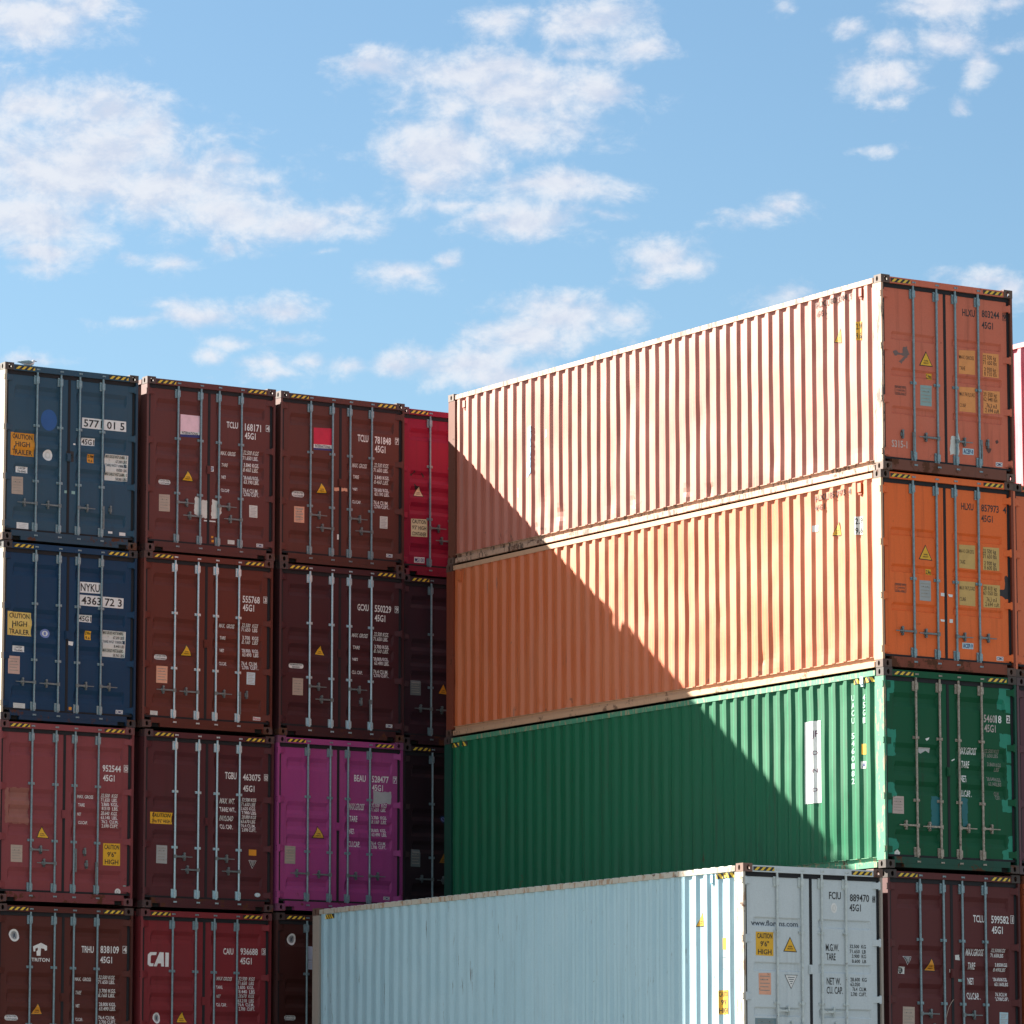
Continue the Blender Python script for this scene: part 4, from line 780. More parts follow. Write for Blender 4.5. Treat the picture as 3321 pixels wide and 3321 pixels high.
              ('t', 'K', '32 500 kg', 1.904, 1.817, 0.243, 0.062), ('t', 'K', '71 650 lbs', 1.903, 1.74, 0.256, 0.062), ('t', 'K', '3 950 kg', 1.924, 1.638, 0.22, 0.059), ('t', 'K', '8 710 lbs', 1.923, 1.569, 0.233, 0.062),
              ('t', 'K', 'MAX PAYLOAD', 1.454, 1.224, 0.291, 0.059), ('t', 'K', 'CUBE', 1.456, 1.059, 0.115, 0.052), ('t', 'K', '28 550 kg', 1.9, 1.259, 0.25, 0.062), ('t', 'K', '62 940 lbs', 1.899, 1.186, 0.262, 0.062),
              ('t', 'K', '76.3 m3', 1.957, 1.091, 0.194, 0.062), ('t', 'K', '2 694 cuft', 1.93, 1.02, 0.262, 0.062), ('q', 'warning_triangle', 'Y', [0.843, 1.829, 0.968, 1.604, 0.716, 1.604], [], 'K'),
              ('q', 'height_sticker', 'Y', [0.856, 1.501, 0.962, 1.504, 0.961, 1.411, 0.867, 1.408], ['2.9m'], 'K'), ('q', 'notice_frame', 'F3', [0.268, 1.26, 0.471, 1.265, 0.467, 1.137, 0.266, 1.132], ['REPAIRED WITH', 'CORTEN', 'STEEL ONLY'], 'K'),
              ('q', 'data_plate', 'N2', [0.731, 1.314, 0.942, 1.32, 0.937, 1.011, 0.728, 1.009], [], 'K'),
              ('q', 'paint_patch', 'S', [0.234, 1.778, 0.311, 1.794, 0.342, 1.754, 0.416, 1.77, 0.428, 1.848, 0.495, 1.867, 0.535, 1.751, 0.392, 1.597, 0.336, 1.629, 0.451, 1.722, 0.325, 1.723, 0.262, 1.707], [], 'K'),
              ('q', 'tape_patch', 'C', [1.284, 0.592, 1.316, 0.606, 1.397, 0.596, 1.423, 0.678, 1.443, 0.597, 1.434, 0.33, 1.26, 0.327], [], 'K'), ('q', 'label_sticker', 'L', [1.5, 0.442, 1.705, 0.445, 1.701, 0.353, 1.499, 0.348], ['ACEP-9'], 'V'),
              ('q', 'maker_label', 'W', [2.114, 0.284, 2.239, 0.286, 2.235, 0.222, 2.11, 0.221], ['CIMC'], 'V'), ('q', 'rust_patch', 'S2', [1.933, 0.485, 1.986, 0.481, 2.036, 0.477, 2.017, 0.424, 1.991, 0.396, 1.943, 0.434], [], 'K'),
              ('q', 'rust_patch', 'S2', [2.113, 0.601, 2.146, 0.625, 2.171, 0.593, 2.153, 0.563, 2.123, 0.564], [], 'K'), ('t', 'Z', 'S315-1', 0.196, 0.351, 0.284, 0.102)],
        's': [('q', 'warning_triangle', 'Y', [1.062, 2.256, 1.008, 2.022, 1.192, 2.056], [], 'K'), ('q', 'height_sticker', 'Y', [0.639, 2.278, 0.539, 2.275, 0.544, 1.996, 0.636, 2.002], ['2.9', '9.6'], 'K'),
              ('t', 'K4', 'HLXU 803244 9', 1.673, 2.652, 0.912, 0.087), ('t', 'K4', '45G1', 1.66, 2.506, 0.255, 0.087), ('q', 'vent_box', 'X', [0.566, 2.765, 0.48, 2.765, 0.483, 2.628, 0.565, 2.624], [], 'K'),
              ('q', 'vent_box', 'X', [11.749, 2.735, 11.652, 2.738, 11.652, 2.601, 11.747, 2.615], [], 'K'), ('q', 'spray_paint', 'B2', [9.735, 1.997, 9.598, 2.005, 9.612, 1.211, 9.762, 1.175, 9.769, 1.38, 9.707, 1.594, 9.752, 1.823], [], 'K'),
              ('q', 'spray_paint', 'B2', [9.196, 1.883, 9.156, 1.877, 9.163, 1.758, 9.196, 1.763], [], 'K'), ('q', 'spray_paint', 'B2', [10.044, 1.036, 10.003, 1.022, 10.016, 0.866, 10.058, 0.88], [], 'K')]},
 'C2': {'d': [('t', 'K', 'HLXU', 1.502, 2.426, 0.228, 0.099), ('t', 'K', '857973', 1.875, 2.427, 0.326, 0.103), ('t', 'K', '45G1', 1.872, 2.274, 0.214, 0.096), ('t', 'K', '4', 2.278, 2.43, 0.065, 0.098),
              ('q', 'text_panel', 'Q2', [1.453, 1.898, 1.75, 1.905, 1.746, 1.549, 1.449, 1.552], [], 'K'), ('q', 'text_panel', 'Q2', [1.895, 1.895, 2.195, 1.901, 2.193, 1.558, 1.891, 1.553], [], 'K'),
              ('q', 'text_panel', 'Q2', [1.447, 1.357, 1.745, 1.362, 1.738, 1.0, 1.445, 1.003], [], 'K'), ('q', 'text_panel', 'Q2', [1.889, 1.338, 2.201, 1.343, 2.199, 1.007, 1.887, 0.996], [], 'K'), ('t', 'K', 'MAX GROSS', 1.453, 1.78, 0.27, 0.055),
              ('t', 'K', 'TARE', 1.456, 1.617, 0.106, 0.055), ('t', 'K', '32 500 kg', 1.896, 1.806, 0.242, 0.062), ('t', 'K', '71 650 lbs', 1.894, 1.731, 0.254, 0.062), ('t', 'K', '3 900 kg', 1.916, 1.63, 0.218, 0.058),
              ('t', 'K', '8 600 lbs', 1.915, 1.562, 0.231, 0.062), ('t', 'K', 'MAX PAYLOAD', 1.449, 1.232, 0.289, 0.058), ('t', 'K', 'CUBE', 1.451, 1.068, 0.114, 0.051), ('t', 'K', '28 600 kg', 1.892, 1.256, 0.248, 0.062),
              ('t', 'K', '63 050 lbs', 1.89, 1.184, 0.261, 0.062), ('t', 'K', '76.3 m3', 1.948, 1.089, 0.192, 0.062), ('t', 'K', '2 694 cuft', 1.921, 1.019, 0.261, 0.061),
              ('q', 'warning_triangle', 'Y', [0.832, 1.849, 0.958, 1.619, 0.708, 1.626], [], 'K'), ('q', 'height_sticker', 'Y', [0.849, 1.494, 0.948, 1.495, 0.946, 1.406, 0.85, 1.406], ['2.9m'], 'K'),
              ('q', 'notice_frame', 'F3', [0.271, 1.243, 0.473, 1.244, 0.469, 1.117, 0.269, 1.116], ['REPAIRED WITH', 'CORTEN', 'STEEL ONLY'], 'K'), ('q', 'data_plate', 'G', [0.714, 1.318, 0.924, 1.32, 0.923, 1.018, 0.716, 1.021], [], 'K'),
              ('q', 'label_sticker', 'L', [1.486, 0.449, 1.69, 0.449, 1.688, 0.361, 1.485, 0.361], ['ACEP-9'], 'V'), ('q', 'maker_label', 'W', [2.117, 0.286, 2.245, 0.283, 2.242, 0.224, 2.115, 0.224], ['CIMC'], 'V'),
              ('q', 'tag', 'W', [1.104, 1.16, 1.22, 1.154, 1.215, 1.106, 1.105, 1.112], [], 'K'), ('q', 'tag', 'W', [1.237, 1.149, 1.321, 1.144, 1.316, 1.107, 1.257, 1.109], [], 'K'),
              ('q', 'tag', 'W', [1.093, 0.768, 1.171, 0.764, 1.166, 0.734, 1.099, 0.736], [], 'K'), ('q', 'tag', 'W', [1.26, 0.78, 1.319, 0.781, 1.318, 0.727, 1.259, 0.726], [], 'K'),
              ('q', 'paint_patch', 'K2', [2.292, 1.493, 2.382, 1.486, 2.382, 1.136, 2.3, 1.148, 2.194, 1.192, 2.2, 1.269, 2.282, 1.287], [], 'K')],
        's': [('q', 'warning_triangle', 'Y', [1.086, 2.262, 1.011, 2.039, 1.226, 2.057], [], 'K'), ('q', 'height_sticker', 'C', [0.658, 2.273, 0.488, 2.264, 0.493, 1.993, 0.655, 2.004], ['2.9', '9.6'], 'K'),
              ('q', 'label_sticker', 'W', [1.737, 2.275, 1.599, 2.27, 1.6, 2.176, 1.735, 2.179], [], 'K'), ('t', 'K4', 'HLXU 857973 4', 1.684, 2.63, 0.908, 0.086), ('t', 'K4', '45G1', 1.686, 2.488, 0.262, 0.082),
              ('q', 'vent_box', 'X', [0.588, 2.754, 0.486, 2.757, 0.488, 2.604, 0.588, 2.605], [], 'K'), ('q', 'vent_box', 'X', [11.87, 2.752, 11.734, 2.755, 11.734, 2.585, 11.87, 2.582], [], 'K')]},
 'C3': {'d': [('t', 'W2', '5460', 1.854, 2.202, 0.213, 0.108), ('t', 'W', '18', 2.075, 2.202, 0.107, 0.108), ('t', 'W2', '45G1', 1.864, 2.06, 0.208, 0.107),
              ('q', 'check_digit', 'W', [2.274, 2.323, 2.34, 2.323, 2.34, 2.207, 2.274, 2.207], ['2'], 'K'), ('t', 'W', 'MAX.GROSS', 1.411, 1.713, 0.31, 0.098), ('t', 'W', 'TARE', 1.429, 1.513, 0.146, 0.097),
              ('t', 'W', 'NET', 1.404, 1.303, 0.126, 0.096), ('t', 'W', 'CU.CAP.', 1.4, 1.092, 0.221, 0.094), ('t', 'W3', '32.500', 1.866, 1.753, 0.17, 0.054), ('t', 'W3', 'KGS', 2.049, 1.753, 0.089, 0.054),
              ('t', 'W3', '71.650', 1.865, 1.686, 0.157, 0.056), ('t', 'W3', 'LBS', 2.035, 1.688, 0.098, 0.054), ('t', 'W3', '3.860', 1.905, 1.557, 0.14, 0.054), ('t', 'W3', 'KGS', 2.062, 1.551, 0.094, 0.054),
              ('t', 'W3', 'LBS', 2.048, 1.486, 0.089, 0.054), ('t', 'W3', '28.640', 1.901, 1.344, 0.149, 0.054), ('t', 'W3', 'KGS', 2.058, 1.335, 0.094, 0.054), ('t', 'W3', '63.140', 1.921, 1.271, 0.138, 0.054),
              ('t', 'W3', 'LBS', 2.065, 1.268, 0.094, 0.054), ('t', 'W3', 'CU.M', 2.046, 1.132, 0.085, 0.054), ('t', 'W3', 'CUFT', 2.057, 1.072, 0.089, 0.054),
              ('q', 'data_plate', 'T2', [0.18, 1.042, 0.375, 1.041, 0.373, 0.788, 0.168, 0.789], [], 'K'), ('q', 'tag', 'W', [0.775, 1.898, 0.85, 1.922, 0.841, 1.895, 0.803, 1.869], [], 'K'),
              ('q', 'tag', 'W', [1.247, 1.611, 1.307, 1.634, 1.306, 1.617, 1.255, 1.594], [], 'K'), ('q', 'label_sticker', 'C', [0.193, 0.234, 0.247, 0.273, 0.292, 0.231, 0.287, 0.178, 0.196, 0.181], [], 'K'),
              ('q', 'label_residue', 'C3', [0.668, 1.772, 0.881, 1.77, 0.867, 1.695, 0.801, 1.729, 0.709, 1.68, 0.675, 1.695], [], 'K'),
              ('q', 'paint_patch', 'E', [0.036, 2.73, 0.23, 2.742, 0.219, 2.54, 0.14, 2.528, 0.13, 2.418, 0.019, 2.42, 0.023, 2.721], [], 'K'), ('q', 'paint_patch', 'E', [0.034, 2.011, 0.244, 2.006, 0.247, 1.63, 0.044, 1.613], [], 'K'),
              ('q', 'paint_patch', 'E', [0.029, 1.24, 0.235, 1.233, 0.253, 1.052, 0.159, 1.022, 0.16, 0.789, 0.036, 0.793], [], 'K'),
              ('q', 'paint_patch', 'E', [0.038, 0.438, 0.264, 0.43, 0.272, 0.29, 0.193, 0.254, 0.188, 0.179, 0.044, 0.162], [], 'K'),
              ('q', 'paint_patch', 'E', [2.154, 2.751, 2.312, 2.748, 2.398, 2.736, 2.395, 2.609, 2.369, 2.604, 2.36, 2.352, 2.266, 2.355, 2.258, 2.397, 2.117, 2.406], [], 'K'),
              ('q', 'paint_patch', 'E', [2.149, 2.044, 2.33, 2.048, 2.372, 1.979, 2.37, 1.895, 2.354, 1.615, 2.264, 1.618, 2.264, 1.838, 2.14, 1.84], [], 'K'),
              ('q', 'paint_patch', 'E', [2.268, 1.585, 2.353, 1.589, 2.371, 1.184, 2.371, 0.897, 2.173, 0.902, 2.168, 1.07, 2.279, 1.087], [], 'K'),
              ('q', 'paint_patch', 'E', [2.279, 0.548, 2.379, 0.544, 2.403, 0.36, 2.389, 0.174, 2.172, 0.179, 2.162, 0.333, 2.269, 0.354], [], 'K'), ('q', 'paint_patch', 'E2', [0.865, 1.064, 1.032, 1.063, 1.056, 0.605, 0.878, 0.598], [], 'K'),
              ('q', 'paint_patch', 'E2', [1.421, 1.073, 1.536, 1.061, 1.534, 0.676, 1.434, 0.655], [], 'K')],
        's': [('q', 'banner', 'W', [1.987, 2.265, 1.579, 2.259, 1.588, 1.046, 1.994, 1.054], [], 'K'), ('t', 'M', 'JF', 1.778, 2.028, 0.11, 0.092), ('t', 'M', 'O', 1.782, 1.762, 0.11, 0.06), ('t', 'M', 'IN', 1.786, 1.5, 0.11, 0.056),
              ('t', 'M', 'O', 1.791, 1.219, 0.11, 0.056), ('t', 'M2', '-+-', 1.899, 2.063, 0.1, 0.037), ('t', 'M2', '-+-', 1.903, 1.792, 0.1, 0.037), ('t', 'M2', '-+-', 1.908, 1.516, 0.1, 0.037), ('t', 'M2', '-+-', 1.912, 1.245, 0.099, 0.037),
              ('t', 'W4', 'U', 0.831, 2.476, 0.079, 0.082), ('t', 'W4', 'A', 0.832, 2.365, 0.079, 0.082), ('t', 'W4', 'C', 0.834, 2.255, 0.079, 0.082), ('t', 'W4', 'U', 0.836, 2.144, 0.079, 0.082), ('t', 'W4', '5', 0.84, 1.923, 0.079, 0.081),
              ('t', 'W4', '4', 0.842, 1.813, 0.079, 0.081), ('t', 'W4', '6', 0.844, 1.702, 0.079, 0.081), ('t', 'W4', '0', 0.846, 1.592, 0.079, 0.081), ('t', 'W4', '1', 0.848, 1.482, 0.079, 0.081), ('t', 'W4', '8', 0.85, 1.372, 0.079, 0.081),
              ('t', 'W4', '2', 0.852, 1.262, 0.079, 0.081), ('t', 'W4', '4', 0.554, 2.461, 0.061, 0.084), ('t', 'W4', '5', 0.556, 2.35, 0.061, 0.083), ('t', 'W4', 'G', 0.558, 2.239, 0.061, 0.083), ('t', 'W4', '1', 0.56, 2.128, 0.061, 0.083),
              ('q', 'height_sticker', 'Y', [0.587, 1.828, 0.48, 1.819, 0.483, 1.668, 0.587, 1.672], [], 'K'), ('q', 'label_sticker', 'C', [0.599, 1.575, 0.482, 1.569, 0.487, 1.465, 0.601, 1.468], ['A'], 'V'),
              ('q', 'vent_box', 'X2', [0.591, 2.806, 0.505, 2.804, 0.508, 2.676, 0.59, 2.679], [], 'K'), ('q', 'vent_box', 'X', [11.73, 2.813, 11.625, 2.812, 11.624, 2.638, 11.709, 2.654], [], 'K')]},
 'C4': {'d': [('t', 'W', 'TCLU', 1.589, 2.19, 0.214, 0.1), ('t', 'W', '599582', 1.925, 2.186, 0.325, 0.106), ('t', 'W', '45G1', 1.932, 2.035, 0.203, 0.103),
              ('q', 'check_digit', 'F', [2.283, 2.307, 2.348, 2.307, 2.348, 2.188, 2.283, 2.188], ['1'], 'W'), ('t', 'W', 'MAX.GROSS', 1.469, 1.703, 0.322, 0.097), ('t', 'W', 'TARE', 1.481, 1.504, 0.134, 0.097),
              ('t', 'W', 'NET', 1.474, 1.284, 0.115, 0.095), ('t', 'W', 'CU.CAP.', 1.47, 1.07, 0.236, 0.095), ('t', 'W', '32.500KGS', 1.927, 1.764, 0.26, 0.05), ('t', 'W', '71.650LBS', 1.926, 1.691, 0.238, 0.053),
              ('t', 'W', '3.850KGS', 1.981, 1.555, 0.225, 0.05), ('t', 'W', '8.490LBS', 1.963, 1.485, 0.225, 0.05), ('t', 'W', '28.650KGS', 1.951, 1.344, 0.254, 0.05), ('t', 'W', '63.160LBS', 1.966, 1.274, 0.251, 0.05),
              ('t', 'W', '76.3CU.M', 2.004, 1.128, 0.215, 0.05), ('t', 'W', '2.700CUFT', 1.987, 1.06, 0.254, 0.05), ('q', 'warning_triangle', 'O', [0.819, 1.657, 0.91, 1.455, 0.69, 1.458], [], 'K'),
              ('q', 'hazard_triangle', 'K', [0.308, 1.661, 0.464, 1.657, 0.378, 1.534], ['~2'], 'K'), ('q', 'tag', 'C', [0.232, 1.51, 0.346, 1.508, 0.341, 1.406, 0.229, 1.412], [], 'K'),
              ('q', 'paint_patch', 'K2', [0.224, 1.492, 0.283, 1.499, 0.317, 1.47, 0.314, 1.433, 0.273, 1.413, 0.223, 1.424], [], 'K'), ('q', 'data_plate', 'T', [0.283, 0.939, 0.497, 0.936, 0.492, 0.66, 0.277, 0.661], [], 'K'),
              ('q', 'certificate', 'L', [2.054, 0.895, 2.212, 0.892, 2.205, 0.695, 2.05, 0.694], ['==', '==', '=='], 'K'), ('q', 'tag', 'C', [1.138, 1.495, 1.192, 1.491, 1.191, 1.444, 1.137, 1.447], [], 'K'),
              ('q', 'tag', 'N', [1.297, 1.357, 1.367, 1.354, 1.367, 1.317, 1.3, 1.32], [], 'K'), ('q', 'tag', 'C', [1.246, 1.701, 1.342, 1.71, 1.337, 1.627, 1.248, 1.632], [], 'K')]},
 'W': {'d': [('t', 'K', 'FCIU', 1.519, 2.444, 0.21, 0.101), ('t', 'K', '889470', 1.886, 2.424, 0.341, 0.1), ('t', 'K', '45G1', 1.878, 2.284, 0.2, 0.098),
             ('q', 'check_digit', 'F2', [2.284, 2.512, 2.336, 2.512, 2.336, 2.418, 2.284, 2.418], ['8'], 'K'), ('q', 'round_sticker', 'W', [1.553, 2.389, 1.657, 2.387, 1.655, 2.242, 1.551, 2.244], ['@o'], 'K'),
             ('t', 'K3', 'www.florens.com', 0.161, 2.032, 0.827, 0.073), ('q', 'caution_sticker', 'Y', [0.242, 1.942, 0.545, 1.942, 0.543, 1.606, 0.242, 1.611], ['CAUTION', '9\'6"', 'HIGH'], 'K'),
             ('q', 'warning_triangle', 'Y', [0.831, 1.888, 0.952, 1.67, 0.712, 1.676], [], 'K'), ('q', 'data_plate', 'P', [0.285, 1.363, 0.497, 1.369, 0.498, 1.062, 0.291, 1.065], [], 'K'),
             ('q', 'hazard_triangle', 'W', [0.731, 1.351, 0.959, 1.353, 0.844, 1.149], ['~3'], 'K'), ('t', 'K', 'M.G.W.', 1.453, 1.708, 0.231, 0.097), ('t', 'K', 'TARE', 1.462, 1.577, 0.162, 0.097), ('t', 'K', 'NET W.', 1.464, 1.232, 0.247, 0.097),
             ('t', 'K', 'CU. CAP.', 1.462, 1.104, 0.283, 0.097), ('t', 'K', '32.500  KG', 1.874, 1.757, 0.285, 0.05), ('t', 'K', '71.650  LB', 1.873, 1.686, 0.285, 0.05), ('t', 'K', '3.900  KG', 1.911, 1.619, 0.249, 0.05),
             ('t', 'K', '8.600  LB', 1.91, 1.55, 0.252, 0.047), ('t', 'K', '28.600  KG', 1.881, 1.287, 0.285, 0.053), ('t', 'K', '63.050', 1.88, 1.218, 0.167, 0.053), ('t', 'K', '76.4  CU.M.', 1.915, 1.151, 0.249, 0.053),
             ('t', 'K', '2.700  CUFT.', 1.885, 1.079, 0.278, 0.052), ('q', 'data_plate', 'G4', [0.221, 0.733, 0.58, 0.735, 0.579, 0.582, 0.219, 0.575], [], 'K')],
       's': [('q', 'warning_triangle', 'Y', [1.06, 2.263, 0.991, 2.052, 1.199, 2.055], [], 'K'), ('t', 'K5', 'F', 0.801, 2.443, 0.074, 0.077), ('t', 'K5', 'C', 0.802, 2.328, 0.074, 0.077), ('t', 'K5', 'I', 0.804, 2.213, 0.073, 0.077),
             ('t', 'K5', 'U', 0.805, 2.098, 0.073, 0.077), ('t', 'K5', '8', 0.807, 1.868, 0.073, 0.077), ('t', 'K5', '8', 0.809, 1.753, 0.073, 0.077), ('t', 'K5', '9', 0.81, 1.638, 0.073, 0.077), ('t', 'K5', '4', 0.811, 1.523, 0.073, 0.077),
             ('t', 'K5', '7', 0.812, 1.408, 0.073, 0.077), ('t', 'K5', '0', 0.814, 1.293, 0.073, 0.076), ('t', 'K5', '8', 0.815, 1.179, 0.073, 0.076), ('t', 'K5', '4', 0.523, 2.428, 0.064, 0.077), ('t', 'K5', '5', 0.524, 2.318, 0.064, 0.077),
             ('t', 'K5', 'G', 0.525, 2.208, 0.064, 0.077), ('t', 'K5', '1', 0.526, 2.099, 0.064, 0.076), ('q', 'height_sticker', 'Y', [0.561, 1.871, 0.462, 1.873, 0.464, 1.704, 0.56, 1.705], [], 'K'),
             ('q', 'label_sticker', 'F3', [0.564, 1.595, 0.465, 1.598, 0.467, 1.429, 0.563, 1.429], [], 'K'), ('q', 'caution_sticker', 'Y', [0.642, 1.134, 0.398, 1.138, 0.402, 0.795, 0.64, 0.796], ['CAUTION', '9\'6"', 'HIGH'], 'K'),
             ('q', 'vent_box', 'X3', [0.827, 2.766, 0.748, 2.775, 0.749, 2.641, 0.826, 2.635], [], 'K'), ('q', 'vent_box', 'X3', [11.424, 2.748, 11.342, 2.755, 11.341, 2.631, 11.418, 2.63], [], 'K')]}}

# ------------------------------------------------------------------ the containers
# key: (x, y, z, yaw, leaf type, handle style, hanging handles, notch, side seed, side amp, door colour, side colour, rod, casting rust, label)
def container(key, spec):
    (ox, oy, oz), yaw = spec['o'], spec.get('yaw', 0)
    sd = spec['seed']
    e = bpy.data.objects.new('shipping_container', None); COL.objects.link(e)
    e.empty_display_size = .5; e.location = (ox, oy, oz); e.rotation_euler = (0, 0, yaw)
    e['label'] = spec['label']; e['category'] = 'container'; e['group'] = 'stacked shipping containers'
    ty = spec.get('ty', 'B'); hs = spec.get('hs', 'S')
    c = spec['c']; cs = spec.get('cs', c)
    md = paint('door_paint', c, spec.get('rough', .58), spec.get('fade'), spec.get('fa', .30), spec.get('dirt', .35), spec.get('rust', .15), sd, .10, 0.22)
    ms = paint('side_paint', cs, spec.get('srough', .50), spec.get('sfade'), spec.get('fa', .30), spec.get('dirt', .30), spec.get('rust', .18), sd+.37, .0, spec.get('sspec', 0.9), 0.0, spec.get('scuff', .6))
    mf = paint('frame_paint', spec.get('cf', tuple(x*.75 for x in c)), .55, None, .25, .5, spec.get('rust', .15)+.45, sd+.71, .0, .25)
    mp = paint('side_frame_paint', spec.get('cp', cs), .6, None, .25, .35, spec.get('prust', .40), sd+.51, .0, .5, 0.0, .7, spec.get('peel'))
    mc = paint('casting_paint', spec.get('cc', tuple(x*.5+.022 for x in c)), .6, (.06,.045,.04), .5, .5, .9, sd+.91, .0)
    for k, me in CAST.items(): link('corner_casting', me, mc, e)
    pt = 'A' if ty == 'A' else 'B'
    for i, me in enumerate(POST[pt]):
        link('corner_post', me, [mp if i in (0,) else mf, M_DARK], e)
    for r in (0, 1):
        link('top_side_rail', TOPR[r], mp if r == 0 else mf, e); link('bottom_side_rail', BOTR[r], mp if r == 0 else mf, e)
    sp = link('side_panel', get_side(spec.get('ss', 1), 0, spec.get('amp', .6)), ms, e)
    link('side_panel', get_side(2, 1, .5), ms, e)
    link('roof', ROOF, spec.get('roofm') or mf, e); link('rear_frame', REARF, mf, e); link('end_wall', ENDW, ms, e); link('floor', FLOOR, M_DARK, e)
    hd = link('door_header', HEADER, spec.get('hdm') or md, e); link('door_sill', SILL[1 if spec.get('notch', 1) else 0], [mf if spec.get('sillrust', 1) else md, M_DARK], e)
    header_stripes(hd)
    link('door_gasket', GASKET, M_RUBBER, e)
    leaves = [link('door', LEAFM[ty][k], md, e) for k in (0, 1)]
    rm = spec.get('rod') or M_GALV; hm = spec.get('han') or (rm if rm in (M_RUSTYROD, M_WHITEROD) else M_HANDLE)
    for i in range(4):
        p = leaves[i//2]
        link('locking_rod', RODM[ty][i], rm, p)
        link('door_handle', get_handle(hs, i, i in spec.get('hang', ())), hm, p)
    for r in (0, 1):
        for me in HINM[ty][r]: link('hinge', me, spec.get('hinm') or md, leaves[r])
    if ty != 'A': link('seam_catch', SEAM, md, leaves[1])
    dec = DECALS.get(key, {})
    if key == 'C4':
        wb = MB(); pts = [(1.205,.040,1.06),(1.15,.020,1.02),(1.09,.004,.95),(1.055,-.004,.88),(1.035,.002,.80),(1.00,.010,.70),(.985,.016,.58)]
        for a, b in zip(pts, pts[1:]): wb.tube(a, b, .0045, n=6)
        link('loose_wire', wb.mesh('loose_wire'), ink('T'), leaves[0])
    if 'd' in dec: door_decals(dec['d'], leaves, ty)
    if 's' in dec:
        side_decals(dec['s'], sp, {'X': ms, 'X2': ink('C2'), 'X3': ms})
    for (a, b) in spec.get('haz', ()):
        fl = Flat(); hazard(fl, a, b, 2.705, 2.782, 4, .05)
        fl.build('hazard_stripe', lambda y, z, l: Vector((corr_x(y)-.003-STEP*(l+1), y, z)), YCUTS, 0, sp)
    return e
